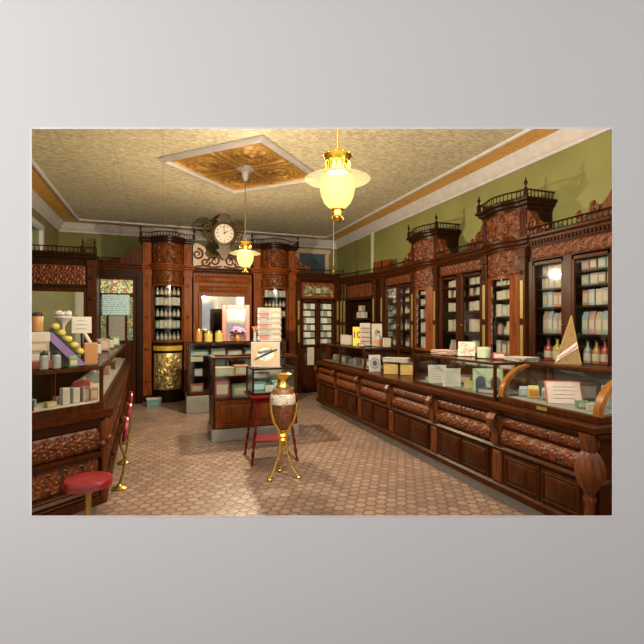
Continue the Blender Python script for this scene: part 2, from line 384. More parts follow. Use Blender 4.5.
def gallery(mb, path, z, h=.10, gap=.06, r=.007):
    """little spindle rail along a path"""
    P = [Vector((x, y, 0)) for x, y in path]
    for zz, rr in ((z+h, r*1.5), (z+.012, r*1.1)):
        mb.tube([(p.x, p.y, zz) for p in P], rr, 6)
    acc = 0
    for a, b in zip(P, P[1:]):
        L = (b-a).length; n = max(1, round(L/gap))
        for i in range(n):
            p = a+(b-a)*((i+.5)/n)
            mb.lathe([(r*.7, 0), (r*1.3, h*.35), (r*.6, h*.55), (r*1.1, h*.8), (r*.7, h)], 5, p.x, p.y, z)
FIN = [(a*.72, b*.72) for a, b in [(.022, 0), (.03, .015), (.012, .03), (.012, .05), (.028, .075), (.033, .10), (.02, .13), (.008, .145), (.014, .165), (.003, .19)]]
CORN = [(0, 0), (.012, 0), (.018, .03), (.05, .05), (.055, .075), (.085, .095), (.09, .12), (0, .12)]

# ------------------------------------------------------------------ room shell
XL, XR, YB, ZC = -2.25, 4.6, 11.5, 3.9
def rect_front(half):  # points of the shop-front wall, across the camera axis
    return FW*2.0
mb = MB(); mb.box(-3.2, 5.6, -1.5, YB+.1, -.1, 0); struct('floor', mb, 'hex_tile')
mb = MB(); mb.add([(XL-.1, 2.2, ZC), (XR+.1, -.4, ZC), (XR+.1, YB+.1, ZC), (XL-.1, YB+.1, ZC), (XL-.1, 2.2, ZC+.1), (XR+.1, -.4, ZC+.1), (XR+.1, YB+.1, ZC+.1), (XL-.1, YB+.1, ZC+.1)],
     [(3, 2, 1, 0), (4, 5, 6, 7), (0, 1, 5, 4), (1, 2, 6, 5), (2, 3, 7, 6), (3, 0, 4, 7)]); struct('ceiling', mb, 'ceiling_tin')
mb = MB(); mb.box(XR, XR+.15, .2, YB+.15, 0, ZC+.1); struct('wall_right', mb, 'green_plaster')
mb = MB(); mb.box(XL-.15, XR, YB, YB+.15, 0, ZC+.1); struct('wall_back', mb, 'green_plaster')
# left wall with a window high behind the back bar
mb = MB(); W0, W1, Z0, Z1 = 9.05, 10.0, 1.3, 3.42
mb.box(XL-.15, XL, 2.9, W0, 0, ZC+.1); mb.box(XL-.15, XL, W1, YB, 0, ZC+.1); mb.box(XL-.15, XL, W0, W1, 0, Z0); mb.box(XL-.15, XL, W0, W1, Z1, ZC+.1)
struct('wall_left', mb, 'green_plaster')
mb = MB()
for a, b, c, d in ((W0-.09, W0+.02, Z0-.09, Z1+.09), (W1-.02, W1+.09, Z0-.09, Z1+.09), (W0, W1, Z1-.02, Z1+.09), (W0, W1, Z0-.09, Z0+.02), (W0, W1, 2.33, 2.37)):
    mb.box(XL-.04, XL+.035, a, b, c, d, .008)
wn = struct('window_1', mb, 'molding_white')
mb = MB(); mb.box(XL-.10, XL-.09, W0, W1, Z0, Z1); o = mb.build('pane', 'pane_glass', wn)
# transom window on the back wall
wx0, wx1, wz0, wz1 = 3.48, 4.22, 2.98, 3.50
mb = MB()
mb.box(wx0-.12, wx0, YB-.05, YB-.001, wz0-.1, wz1+.12, .012); mb.box(wx1, wx1+.12, YB-.05, YB-.001, wz0-.1, wz1+.12, .012)
mb.box(wx0-.16, wx1+.16, YB-.07, YB-.001, wz1, wz1+.13, .015); mb.box(wx0, wx1, YB-.05, YB-.001, wz0-.1, wz0, .012)
plain('pink_casing', (.50, .35, .27), .6)
w2 = struct('window_2', mb, 'pink_casing')
mb = MB(); mb.box(wx0, wx1, YB-.02, YB-.004, wz0, wz1); mb.build('pane', 'lampblue_pane', w2)
# shop-front wall across the camera, with its wide opening (splayed towards the room)
def front_pt(s, z, d=2.0): return tuple(FW*d + RT*s + Vector((0, 0, z)))
k = 2.0/441
oL, oR, oT, oB = (32.3-322)*k, (611.5-322)*k, 1.55+(325-129.3)*k, 1.55-(515.2-325)*k
def frame_wall(mb, L, R, B, T, l, r, b, t, d0, d1, sp, so=0):
    outer = [(L, B), (R, B), (R, T), (L, T)]; outer2 = [(L-so, B-so), (R+so, B-so), (R+so, T+so), (L-so, T+so)]; inn = [(l, b), (r, b), (r, t), (l, t)]; inn2 = [(l-sp, b-sp), (r+sp, b-sp), (r+sp, t+sp), (l-sp, t+sp)]
    v = [front_pt(s, z, d0) for s, z in outer+inn] + [front_pt(s, z, d1) for s, z in outer2+inn2]
    f = []
    for i in range(4):
        j = (i+1) % 4
        f += [(i, j, 4+j, 4+i), (8+j, 8+i, 12+i, 12+j), (4+i, 4+j, 12+j, 12+i), (j, i, 8+i, 8+j)]
    return mb.add(v, f)
e = .0038
mb = MB(); frame_wall(mb, -3.35, 4.35, 0, ZC+.3, oL-e, oR+e, oB-e, oT+e, 2.0, 2.10, .10); struct('wall_front', mb, 'pale_grey_plaster')
mb = MB(); frame_wall(mb, oL-e-.0005, oR+e+.0005, oB-e-.0005, oT+e+.0005, oL, oR, oB, oT, 1.996, 2.02, .03, .03); struct('trim_1', mb, 'white_edge')
# cornice: cove, stencilled band and bead, all round
path = [(XL, 2.95), (XL, YB), (XR, YB), (XR, .5)]
mb = MB(); mb.sweep(path, [(.0, 3.68), (.03, 3.68), (.035, 3.72), (.06, 3.74), (.075, 3.80), (.12, 3.85), (.14, 3.899), (0, 3.899)]); struct('trim_2', mb, 'molding_white', smooth=True)
mb = MB(); mb.sweep(path, [(.14, 3.885), (.45, 3.885), (.45, 3.899), (.14, 3.899)]); struct('trim_3', mb, 'orange_stencil')
mb = MB(); mb.sweep(path, [(.445, 3.899), (.45, 3.87), (.475, 3.86), (.50, 3.87), (.51, 3.899)]); struct('trim_4', mb, 'molding_white', smooth=True)
# pipe up the right wall
mb = MB(); mb.tube([(XR-.04, 9.2, 2.3), (XR-.04, 9.2, 3.70)], .05, 10); tag(mb.build('wall_pipe', 'pipe_green', smooth=True), 'pale green pipe running up the right green wall above the cabinets', 'pipe')

# ceiling medallions under which the lamps hang
def medallion(cx, cy, label):
    r = thing('ceiling_panel', label, 'ceiling panel', (cx, cy, ZC), PI/4, 'gilt ceiling panels')
    q = .785
    mb = MB(); mb.sweep([(-q, -q), (-q, q), (q, q), (q, -q)], [(-.075, -.001), (-.075, -.035), (-.05, -.055), (-.02, -.06), (.012, -.035), (.02, -.001)], True); mb.build('border', 'molding_white', r, True)
    for ix in (-1, 1):
        for iy in (-1, 1):
            x, y = ix*q/2, iy*q/2; h = q/2-.015
            mb = MB()
            def fn(i, j):
                u = (i-.5)*2*h; v = (j-.5)*2*h; rr = math.hypot(u, v); a = math.atan2(v, u)
                d = .012*math.exp(-((rr-.26)/.025)**2) + .016*math.exp(-((rr-.17)/.03)**2) + .02*math.exp(-(rr/.06)**2) + .006*math.cos(8*a)*math.exp(-((rr-.21)/.04)**2)
                e = min(h-abs(u), h-abs(v)); d += .014*math.exp(-((e-.03)/.02)**2)
                return (x+u, y-v, -.012-1.9*d)
            mb.grid(fn, 44, 44); mb.build('pressed_tile', 'medallion_gold', r, True)
    mb = MB(); mb.box(-q, q, -.02, .02, -.03, -.001); mb.box(-.02, .02, -q, q, -.03, -.001); mb.build('rib', 'medallion_gold', r)
    return r
medallion(1.155, 6.60, 'large gold pressed-tin diamond panel with white border on the ceiling')

# ------------------------------------------------------------------ pendant lamps
def pendant(cx, cy, zc, sc, label, power, rose):
    r = thing('pendant_lamp', label, 'lamp', (cx, cy, ZC), 0, 'brass pendant lamps')
    t = zc-ZC
    mb = MB(); mb.tube([(0, 0, -.02), (0, 0, t+.30*sc)], .009*sc, 8); mb.build('rod', 'brass', r, True)
    mb = MB(); z = -.001
    mb.lathe([(.17*rose, z), (.17*rose, z-.02), (.12*rose, z-.05), (.06*rose, z-.07), (.055*rose, z-.14), (.03*rose, z-.19), (.012, z-.2)], 20); mb.build('ceiling_rose', 'molding_white', r, True)
    g = [(.03, -.118), (.07, -.112), (.103, -.08), (.128, -.022), (.138, .035), (.137, .085), (.125, .125), (.10, .14)]
    mb = MB(); mb.lathe([(a*sc, t+b*sc) for a, b in g], 28, cap=False); mb.build('globe', 'globe_glow', r, True)
    mb = MB(); mb.lathe([(.09*sc, t+.145*sc), (.17*sc, t+.135*sc), (.25*sc, t+.10*sc), (.257*sc, t+.103*sc), (.17*sc, t+.145*sc), (.09*sc, t+.155*sc)], 32, cap=False); mb.build('shade', 'shade_glow', r, True)
    mb = MB(); mb.lathe([(a*sc, t+b*sc) for a, b in [(.10, .145), (.105, .155), (.085, .17), (.085, .245), (.092, .255), (.108, .282), (.116, .288), (.108, .30), (.06, .312), (.02, .325), (.015, .345)]], 24)
    for i in range(12):
        a = 2*PI*i/12; mb.ball(.110*sc*math.cos(a), .110*sc*math.sin(a), t+.290*sc, .009*sc, 6)
        mb.tube([(.088*sc*math.cos(a), .088*sc*math.sin(a), t+.18*sc), (.1*sc*math.cos(a+.1), .1*sc*math.sin(a+.1), t+.22*sc), (.088*sc*math.cos(a), .088*sc*math.sin(a), t+.245*sc)], .006*sc, 5)
    mb.build('gallery_crown', 'gold', r, True)
    mb = MB(); mb.lathe([(a*sc, t+b*sc) for a, b in [(.05, -.115), (.055, -.13), (.04, -.14), (.045, -.155), (.042, -.18), (.05, -.19), (.03, -.215), (.006, -.225)]], 16)
    for i in range(6):
        a = 2*PI*i/6; mb.ball(.045*sc*math.cos(a), .045*sc*math.sin(a), t-.20*sc, .011*sc, 6)
    mb.build('drop_finial', 'gold', r, True)
    l = bpy.data.lights.new('bulb', 'POINT'); l.energy = power; l.color = (1, .84, .57); l.shadow_soft_size = .06*sc
    lo = bpy.data.objects.new('bulb', l); COL.objects.link(lo); lo.parent = r; lo.location = (0, 0, t+.02)
    return r
pendant(1.328, 3.32, 2.62, 1.04, 'large glowing glass globe lamp with wide shade and brass crown, nearest the front', 560, 1)
pendant(1.155, 6.60, 2.525, .90, 'smaller-looking glowing globe lamp hanging on long rod from gold ceiling panel', 900, .9)
# thin cord with a small socket hanging near the back corner
r = thing('cord_pendant', 'thin white cord with hooked lamp socket hanging near the back right corner', 'lamp cord', (3.55, 9.1, ZC))
mb = MB(); mb.tube([(0, 0, -.02), (0, 0, -1.05)], .008, 6); mb.build('cord', 'molding_white', r)
mb = MB(); mb.lathe([(.012, -1.04), (.025, -1.06), (.028, -1.12), (.05, -1.15), (.045, -1.2), (.01, -1.24)], 12); mb.build('socket', 'brass', r, True)
mb = MB(); mb.lathe([(.05, -.001), (.045, -.02), (.01, -.03)], 12); mb.build('ceiling_cap', 'molding_white', r, True)

# ------------------------------------------------------------------ joinery builders
def panel_door(mb, x0, x1, z0, z1, y, t=.03, st=.06):
    """raised-and-fielded panel"""
    mb.box(x0, x1, y-.006, y+t, z0, z1)
    a = st
    if x1-x0 > 2.5*a and z1-z0 > 2.5*a:
        mb.add([(x0+a, y-.006, z0+a), (x1-a, y-.006, z0+a), (x1-a, y-.006, z1-a), (x0+a, y-.006, z1-a),
                (x0+a+.03, y-.026, z0+a+.03), (x1-a-.03, y-.026, z0+a+.03), (x1-a-.03, y-.026, z1-a-.03), (x0+a+.03, y-.026, z1-a-.03)],
               [(0, 1, 5, 4), (1, 2, 6, 5), (2, 3, 7, 6), (3, 0, 4, 7), (4, 5, 6, 7)])
        for p, q in (((x0+a*.8, z0+a*.8), (x1-a*.8, z0+a*.8)), ((x1-a*.8, z0+a*.8), (x1-a*.8, z1-a*.8)), ((x1-a*.8, z1-a*.8), (x0+a*.8, z1-a*.8)), ((x0+a*.8, z1-a*.8), (x0+a*.8, z0+a*.8))):
            mb.tube([(p[0], y-.008, p[1]), (q[0], y-.008, q[1])], .011, 6)
def pilaster(parent, x0, x1, z0, z1, y, mat='wood_mid', strips=True, sp=((1.15, 1.55), (1.62, 2.1))):
    mb = MB(); mb.box(x0, x1, y-.03, y+.05, z0, z1, .006)
    mb.box(x0-.012, x1+.012, y-.045, y+.05, z0, z0+.16, .006); mb.box(x0-.012, x1+.012, y-.045, y+.05, z1-.12, z1, .006)
    xc = (x0+x1)/2; hw = (x1-x0)/2
    n = 4
    for i in range(n):
        z = z0+.3+(z1-z0-.6)*i/(n-1)
        mb.box(xc-hw*.55, xc+hw*.55, y-.05, y-.02, z-.03, z+.03, .012)
        mb.ball(xc, y-.045, z, .018, 8)
    p = mb.build('pilaster', mat, parent, True)
    if strips:
        mb = MB()
        for a, b in sp:
            if z0 < a and b < z1: mb.box(xc-.024, xc+.024, y-.042, y-.03, a, b, .004)
        if mb.v: mb.build('gilt_inlay', 'gilt_strip', p)
    return p
def scroll_bracket(mb, x, z0, sgn, y0, y1, w=.34, h=.30):
    """carved scroll shoulder beside a turret; sgn=+1 slopes down to the right"""
    pts = []
    for i in range(17):
        t = i/16; pts.append((x+sgn*w*t, z0+.03 + h*(1-t)**1.6*(1+.22*math.sin(t*3*PI))))
    poly = [(x, z0)] + pts + [(x+sgn*w, z0)]
    if sgn > 0: poly = poly[::-1]
    mb.prism(poly[::-1] if sgn < 0 else poly[::-1], y0, y1)
    for (fx, fz, rr) in ((.22, .36, .085), (.62, .20, .06), (.88, .12, .04)):
        mb.tube(spiral(x+sgn*w*fx, z0+h*fz+.03, rr, 1.6, PI/2, -sgn, y0-.012), [.018*(1-.02*i) for i in range(23)], 6)
def bow_path(dw, bow, n=12, y=0): return [(-dw/2+dw*i/n, y-bow*(1-(2*i/n-1)**2)) for i in range(n+1)]

SHELVES = [1.13, 1.45, 1.76, 1.98, 2.14]
def bay(label, loc, rz, w, doors, z_c=2.50, depth=.36, crest=True, zg=(1.10, 2.30), shelves=SHELVES, frieze_rep=6, group='glazed wall cabinets'):
    """wall cabinet: cupboard below, glazed doors above, frieze, cornice and gallery. local: front at y=0, x from 0 to w"""
    r = thing('wall_cabinet', label, 'cabinet', loc, rz, group)
    mb = MB(); t = .025
    mb.box(0, w, 0, depth, .08, zg[0]-.04); mb.box(.02, w-.02, .05, depth, 0, .08)
    mb.box(0, t, .03, depth, zg[0]-.04, z_c); mb.box(w-t, w, .03, depth, zg[0]-.04, z_c); mb.box(0, w, depth-.02, depth, zg[0]-.04, z_c)
    mb.box(0, w, .0, depth, zg[1]+.02, z_c); mb.box(0, w, -.06, depth-.02, zg[0]-.04, zg[0])
    mb.build('carcass', 'wood_dark', r)
    for i in range(2):
        mb = MB(); panel_door(mb, .05+i*(w-.1)/2, .05+(i+1)*(w-.1)/2-.01, .14, zg[0]-.10, -.012); mb.build('cupboard_door', 'wood_mid', r, True)
    xs = [0] + [x for d in doors for x in d] + [w]
    mb = MB()
    for i in range(0, len(xs), 2): mb.box(xs[i], xs[i+1], -.015, .04, zg[0], zg[1]+.02, .004)
    mb.build('face_frame', 'wood_mid', r)
    for (a, b) in doors:
        mb = MB(); s = .028
        mb.box(a, a+s, -.012, .02, zg[0], zg[1], .004); mb.box(b-s, b, -.012, .02, zg[0], zg[1], .004)
        mb.box(a, b, -.012, .02, zg[0], zg[0]+.05, .004); mb.box(a, b, -.012, .02, zg[1]-.04, zg[1], .004)
        d = mb.build('door', 'wood_mid', r)
        mb = MB(); mb.box(a+s, b-s, .0, .004, zg[0]+.05, zg[1]-.04); mb.build('pane', 'pane_glass', d)
        mb = MB(); kx = b-s/2 if a < w/3 else a+s/2; mb.ball(kx, -.022, 1.55, .013, 8); mb.build('knob', 'brass', d, True)
    for z in shelves:
        mb = MB(); mb.box(t, w-t, .05, depth-.02, z-.02, z); mb.build('shelf', 'wood_dark', r)
    mb = MB(); relief(mb, w-.06, zg[1]+.03, z_c-.02, .016, w/2, -.004, seed=1, rep=frieze_rep, nx=96, ny=16); mb.build('carved_frieze', 'wood_carved', r, True)
    mb = MB(); mb.sweep([(0, 0), (w, 0)], [(d, z_c+z-.0) for d, z in CORN]); 
    n = int(w/.045)
    for i in range(n): mb.box((i+.25)*w/n, (i+.75)*w/n, -.045, 0, z_c+.012, z_c+.045)
    mb.build('cornice', 'wood_mid', r)
    mb = MB(); mb.box(0, w, 0, depth, z_c+.10, z_c+.12); gallery(mb, [(0.02, -.05), (w-.02, -.05)], z_c+.12, .09); mb.build('gallery_rail', 'wood_dark', r)
    return r
def turret(label, loc, rz, w, depth, bow, zg, z_c, z_t, shelves, pw=.10, lower='panel', brackets=(1, 1), bsize=(.34, .30), group='bow-fronted cabinet turrets', wm='wood_mid', proud=.12, glassw=None, strips=True, fin=True):
    """bow-fronted turret: lower drum, curved glass case, carved drum and gallery on top. local x centred, front of pilasters y=0"""
    r = thing('turret_cabinet', label, 'cabinet', loc, rz, group)
    dw = w-2*pw; bp = bow_path(dw, bow); poly = bp + [(dw/2, depth), (-dw/2, depth)]
    mb = MB(); mb.slab(poly, .1, zg[0]); mb.slab(poly, zg[1], z_t)
    mb.box(-dw/2, dw/2, depth-.02, depth, zg[0], zg[1]); mb.box(-dw/2, -dw/2+.02, .0, depth, zg[0], zg[1]); mb.box(dw/2-.02, dw/2, .0, depth, zg[0], zg[1])
    mb.box(-w/2, -dw/2, .02, depth, 0, z_t); mb.box(dw/2, w/2, .02, depth, 0, z_t)
    mb.build('carcass', 'wood_dark', r)
    mb = MB(); mb.sweep([(-w/2, .02)]+[(-w/2, -.0)]+bp+[(w/2, 0), (w/2, .02)], [(0, 0), (.035, 0), (.035, .13), (.015, .16), (0, .16)]); mb.build('plinth', 'wood_dark', r)
    for s in (-1, 1):
        a, b = (-w/2, -dw/2) if s < 0 else (dw/2, w/2)
        pilaster(r, a+.005, b-.005, .12, z_c, .0, wm, strips); 
        mb = MB(); mb.box(a+.005, b-.005, -.02, .05, z_c+.12, z_t, .006); mb.box(a+.03, b-.03, -.035, .0, z_c+.18, z_t-.08, .01); mb.build('upper_pilaster', wm, r)
    # glass and its frame
    gw = glassw or dw-.05
    def bx(x): return -bow*(1-(2*x/dw)**2)
    gp = [(-gw/2+gw*i/10, bx(-gw/2+gw*i/10)-.001) for i in range(11)]
    mb = MB(); mb.sweep(gp, [(0, zg[0]+.03), (.004, zg[0]+.03), (.004, zg[1]-.03), (0, zg[1]-.03)]); gl = mb.build('curved_pane', 'pane_glass', r, True)
    mb = MB()
    for za, zb in ((zg[0], zg[0]+.04), (zg[1]-.04, zg[1])): mb.sweep(bp, [(-.02, za), (.012, za), (.012, zb), (-.02, zb)])
    for s in (-1, 1):
        x0, x1 = (dw/2, gw/2)
        n = max(1, int((x0-x1)/.03)); pp = sorted([(s*(x1+(x0-x1)*i/n), bx(s*(x1+(x0-x1)*i/n))) for i in range(n+1)])
        mb.sweep(pp, [(-.02, zg[0]), (.012, zg[0]), (.012, zg[1]), (-.02, zg[1])])
    mb.build('glass_frame', 'wood_red' if glassw else wm, r)
    sp = [(x*.94, y+.02) for x, y in bp] + [(dw/2*.94, depth-.02), (-dw/2*.94, depth-.02)]
    for z in shelves: mb = MB(); mb.slab(sp, z-.016, z); mb.build('shelf', 'wood_dark', r)
    # carved bands
    mb = MB(); relief(mb, dw*.98, zg[1]+.01, z_c-.01, .022, 0, -.002, bow, dw, 2, 3, 72, 30); mb.build('carved_frieze', 'wood_carved', r, True)
    mb = MB(); relief(mb, dw*.98, z_c+.14, z_t-.02, .035, 0, -.004, bow, dw, 4, 3, 84, 60); mb.build('carved_drum', 'wood_carved', r, True)
    full = [(-w/2, depth), (-w/2, 0)]+bp+[(w/2, 0), (w/2, depth)]
    mb = MB(); mb.sweep(full, [(d, z_c+z) for d, z in CORN]); mb.build('cornice', wm, r)
    mb = MB(); mb.sweep(full, [(d*.9, z_t-.02+z) for d, z in CORN]); mb.slab(full, z_t+.07, z_t+.10); mb.build('top_cornice', 'wood_dark', r)
    g = [(x*1.08, y-.05 if y < depth-.01 else y) for x, y in full]
    mb = MB(); gallery(mb, g, z_t+.10, .10, .055); mb.build('gallery_rail', 'wood_dark', r)
    if fin:
        for s in (-1, 1):
            mb = MB(); mb.box(s*w/2*1.08-.022, s*w/2*1.08+.022, -.072, -.028, z_t+.10, z_t+.205, .005); mb.lathe(FIN, 10, s*w/2*1.08, -.05, z_t+.205); mb.build('finial', 'wood_dark', r, True)
    if lower == 'gilt':
        mb = MB(); relief(mb, dw*.86, .25, zg[0]-.22, .03, 0, -.004, bow, dw, 1, 2, 56, 64); mb.build('gilt_panel', 'gilt_panel', r, True)
        mb = MB(); q = [(-dw*.41+dw*.82*i/8, bx(-dw*.41+dw*.82*i/8)) for i in range(9)]; mb.sweep(q, [(.0, zg[0]-.17), (.03, zg[0]-.165), (.035, zg[0]-.08), (0, zg[0]-.07)]); mb.build('gilt_band', 'gilt_yellow', r, True)
    else:
        mb = MB(); relief(mb, dw*.86, .3, zg[0]-.12, .02, 0, -.004, bow, dw, 1, 2, 40, 40); mb.build('carved_panel', 'wood_mid', r, True)
    for s, on in zip((-1, 1), brackets):
        if on:
            mb = MB(); scroll_bracket(mb, s*(w/2-.01), z_c+.12, s, .0, .12, *bsize); mb.build('scroll_bracket', 'wood_carved', r, True)
    return r

# ------------------------------------------------------------------ right wall cabinets (front X=4.2)
XF = 4.2; RZ = -PI/2
bay('glazed cabinet of dark bottles at the far end of the right wall', (XF, 7.92, 0), RZ, 1.05, [(.07, .49), (.55, .98)])
turret('bow-fronted carved turret cabinet farther along the right wall', (XF-.02, 6.47, 0), RZ, .78, .40, .09, (1.12, 2.18), 2.50, 3.0, [1.15, 1.42, 1.66, 1.88, 2.06], glassw=.30)
bay('glazed two-door cabinet of cream packets between the two right wall turrets', (XF, 6.06, 0), RZ, 1.06, [(.05, .46), (.57, 1.0)])
turret('bow-fronted carved turret cabinet nearest the front on the right wall', (XF-.02, 4.61, 0), RZ, .78, .40, .09, (1.12, 2.18), 2.50, 3.0, [1.15, 1.42, 1.66, 1.88, 2.06], glassw=.34)
bay('nearest glazed cabinet on the right wall with coloured packets and bottles', (XF, 4.20, 0), RZ, 1.10, [(.06, .49), (.60, 1.04)])
turret('turret cabinet at the right edge showing only its carved scroll shoulder', (XF-.02, 2.52, 0), RZ, .78, .40, .09, (1.12, 2.18), 2.50, 3.0, [1.15, 1.42, 1.66, 1.88, 2.06], glassw=.34, bsize=(.66, .55))
# doorway section running off to the back corner
ang = math.atan2(-1.66, .30)
r = thing('doorway_cabinet', 'dark panelled doorway section with carved frieze in the back right corner', 'cabinet', (3.90, 9.58, 0), ang)
w = math.hypot(1.66, .30)
mb = MB(); mb.box(0, .28, 0, .3, 0, 2.52); mb.box(w-.42, w, 0, .3, 0, 2.52); mb.box(.28, w-.42, 0, .3, 2.1, 2.52); mb.box(.28, w-.42, .26, .3, 0, 2.1); mb.build('carcass', 'wood_dark', r)
for x0, x1 in ((.04, .14), (.17, .27), (w-.40, w-.30), (w-.13, w-.03)): pilaster(r, x0, x1, .0, 2.50, .0, 'wood_mid', True)
mb = MB(); panel_door(mb, .30, w-.44, .05, 1.0, .20); panel_door(mb, .30, w-.44, 1.04, 2.08, .20); mb.build('door', 'wood_dark', r, True)
mb = MB(); relief(mb, w-.75, 2.16, 2.44, .02, w/2-.07, -.005, seed=1, rep=3, nx=60, ny=20); mb.build('carved_frieze', 'wood_carved', r, True)
mb = MB(); mb.sweep([(0, 0), (w, 0)], [(d, 2.50+z) for d, z in CORN]); mb.build('cornice', 'wood_mid', r)
mb = MB(); mb.box(0, w, 0, .3, 2.60, 2.62); gallery(mb, [(0, -.05), (w, -.05)], 2.62, .09); mb.build('gallery_rail', 'wood_dark', r)
for x in (.2, w-.05):
    mb = MB(); mb.lathe(FIN, 10, x, -.05, 2.72); mb.build('finial', 'wood_dark', r, True)
mb = MB(); mb.M = Matrix.Translation((4.33, 8.35, 2.62)) @ Matrix.Rotation(ang, 4, 'Z') @ Matrix.Rotation(math.radians(-8), 4, 'X'); mb.box(-.3, .3, -.012, .012, 0, .30, .005); mb.box(-.26, .26, -.02, -.01, .04, .26); tag(mb.build('wooden_board', 'wood_red'), 'reddish wooden board leaning on top of the doorway section', 'board')

# ------------------------------------------------------------------ back wall fittings (front Y=9.6)
YF = 9.6
SH_B = [1.24, 1.48, 1.72, 1.95, 2.16]
turret('bow-fronted turret at back left with gilded panel below its curved glass', (.09, YF, 0), 0, .96, .5, .24, (1.2, 2.38), 2.66, 3.22, SH_B, .17, 'gilt', (0, 0), wm='wood_red', strips=False)
turret('bow-fronted turret at back right behind the postcard rack', (2.34, YF, 0), 0, .96, .5, .24, (1.2, 2.38), 2.66, 3.22, SH_B, .17, 'panel', (0, 1), wm='wood_red', strips=False)
# mirror back between them
r = thing('mirror_cabinet', 'red-brown panelled cabinet back with large mirror between the two back turrets', 'cabinet', (.60, YF, 0)); w = 1.23
mb = MB(); mb.box(0, w, .05, .4, 0, 2.66); mb.box(0, w, -.15, .4, .95, 1.02); mb.build('carcass', 'wood_red', r)
mb = MB(); panel_door(mb, .1, w-.1, 2.24, 2.40, .05, .03, .03); panel_door(mb, .02, w-.02, 2.43, 2.62, .05, .03, .03); mb.build('frieze_panels', 'wood_red', r, True)
mb = MB(); mb.box(.10, .17, .0, .06, 1.2, 2.24, .008); mb.box(w-.17, w-.10, .0, .06, 1.2, 2.24, .008); mb.box(.17, w-.17, .003, .06, 2.16, 2.24, .008); mb.box(.17, w-.17, .003, .06, 1.18, 1.24, .008); mb.build('mirror_frame', 'wood_red', r)
mb = MB(); mb.box(.16, w-.16, .03, .049, 1.22, 2.18); mb.build('mirror_glass', 'mirror', r)
mb = MB(); mb.sweep([(0, .05), (w, .05)], [(d, 2.64+z) for d, z in CORN]); mb.box(0, w, .05, .4, 2.64, 2.76); mb.build('cornice', 'wood_mid', r)
# fretwork crest
r = thing('fretwork_crest', 'pinkish crest board with dark scroll fretwork under the clock', 'crest', (.60, YF+.18, 2.765)); w = 1.23
mb = MB(); mb.prism([(0, 0), (w, 0), (w, .54), (w-.10, .53), (w*.80, .46), (w*.74, .26), (w*.66, .20), (w*.59, .24), (w*.56, .34), (w*.44, .34), (w*.41, .24), (w*.34, .20), (w*.26, .26), (w*.20, .46), (.10, .53), (0, .54)], 0, .03); mb.build('board', 'pink_board', r)
mb = MB()
for s in (-1, 1):
    for fx, fz, rr, a0, tn in ((.17, .17, .13, 0, 1.5), (.36, .14, .10, PI, 1.4), (.52, .30, .12, PI/2, 1.6), (.06, .32, .06, 0, 1.2), (.30, .33, .07, PI, 1.3)):
        pts = spiral(w/2+s*fx, fz, rr, tn, a0 if s > 0 else PI-a0, s, -.01); mb.tube(pts, [.030-.0008*i for i in range(23)], 6)
    mb.tube([(w/2+s*.02, -.01, .06), (w/2+s*.2, -.01, .03), (w/2+s*.4, -.01, .06), (w/2+s*.58, -.01, .03)], .022, 6)
mb.build('scroll_fretwork', 'fret_brown', r, True)
# clock
r = thing('wall_clock', 'ornate bronze clock with round white dial above the back mirror', 'clock', (1.21, YF-.10, 2.94))
zc = .54
mb = MB(); mb.M = Matrix.Translation((0, 0, zc)) @ Matrix.Rotation(PI/2, 4, 'X')
mb.lathe([(.20, -.10), (.25, -.08), (.275, -.02), (.27, .03), (.24, .06), (.20, .065), (.195, .05)], 32)
mb.M = None
mb.prism([(-.12, zc+.22), (.12, zc+.22), (.16, zc+.30), (.10, zc+.33), (.13, zc+.345), (.06, zc+.40), (0, zc+.42), (-.06, zc+.40), (-.13, zc+.345), (-.10, zc+.33), (-.16, zc+.30)], -.05, .08)
mb.prism([(-.13, zc-.20), (-.10, zc-.32), (-.17, zc-.36), (-.10, zc-.42), (-.05, zc-.52), (0, zc-.55), (.05, zc-.52), (.10, zc-.42), (.17, zc-.36), (.10, zc-.32), (.13, zc-.20)], -.05, .08)
mb.build('case', 'bronze', r, True)
for s in (-1, 1):
    mb = MB(); mb.tube(spiral(s*.33, zc+.14, .085, 1.5, PI/2, s, -.02), .02, 6); mb.tube(spiral(s*.32, zc-.06, .07, 1.5, -PI/2, -s, -.02), .018, 6)
    mb.tube([(s*.24, -.02, zc+.2), (s*.38, -.02, zc+.24), (s*.41, -.02, zc+.1), (s*.37, -.02, zc-.1), (s*.24, -.02, zc-.2)], .018, 6)
    mb.build('side_scroll', 'bronze', r, True)
plain('dial_white', (.62, .54, .46), .4)
mb = MB(); mb.M = Matrix.Translation((0, -.066, zc)) @ Matrix.Rotation(PI/2, 4, 'X'); mb.lathe([(.195, -.02), (.195, 0), (.0, .002)], 32); d = mb.build('dial', 'dial_white', r)
mb = MB()
for i in range(12):
    a = PI/2-i*PI/6; mb.M = Matrix.Translation((.155*math.cos(a), -.07, zc+.155*math.sin(a))) @ Matrix.Rotation(-(a-PI/2), 4, 'Y'); mb.box(-.006, .006, -.003, .002, -.02, .02)
mb.M = None; mb.build('hour_marks', 'iron', d)
for L, a, wd in ((.10, 35, .010), (.15, 95, .007)):
    mb = MB(); mb.M = Matrix.Translation((0, -.074, zc)) @ Matrix.Rotation(math.radians(90-a), 4, 'Y'); mb.prism([(-wd, -.02), (wd, -.02), (wd*.5, L), (-wd*.5, L)], -.003, .002); mb.build('clock_hand', 'iron', d)
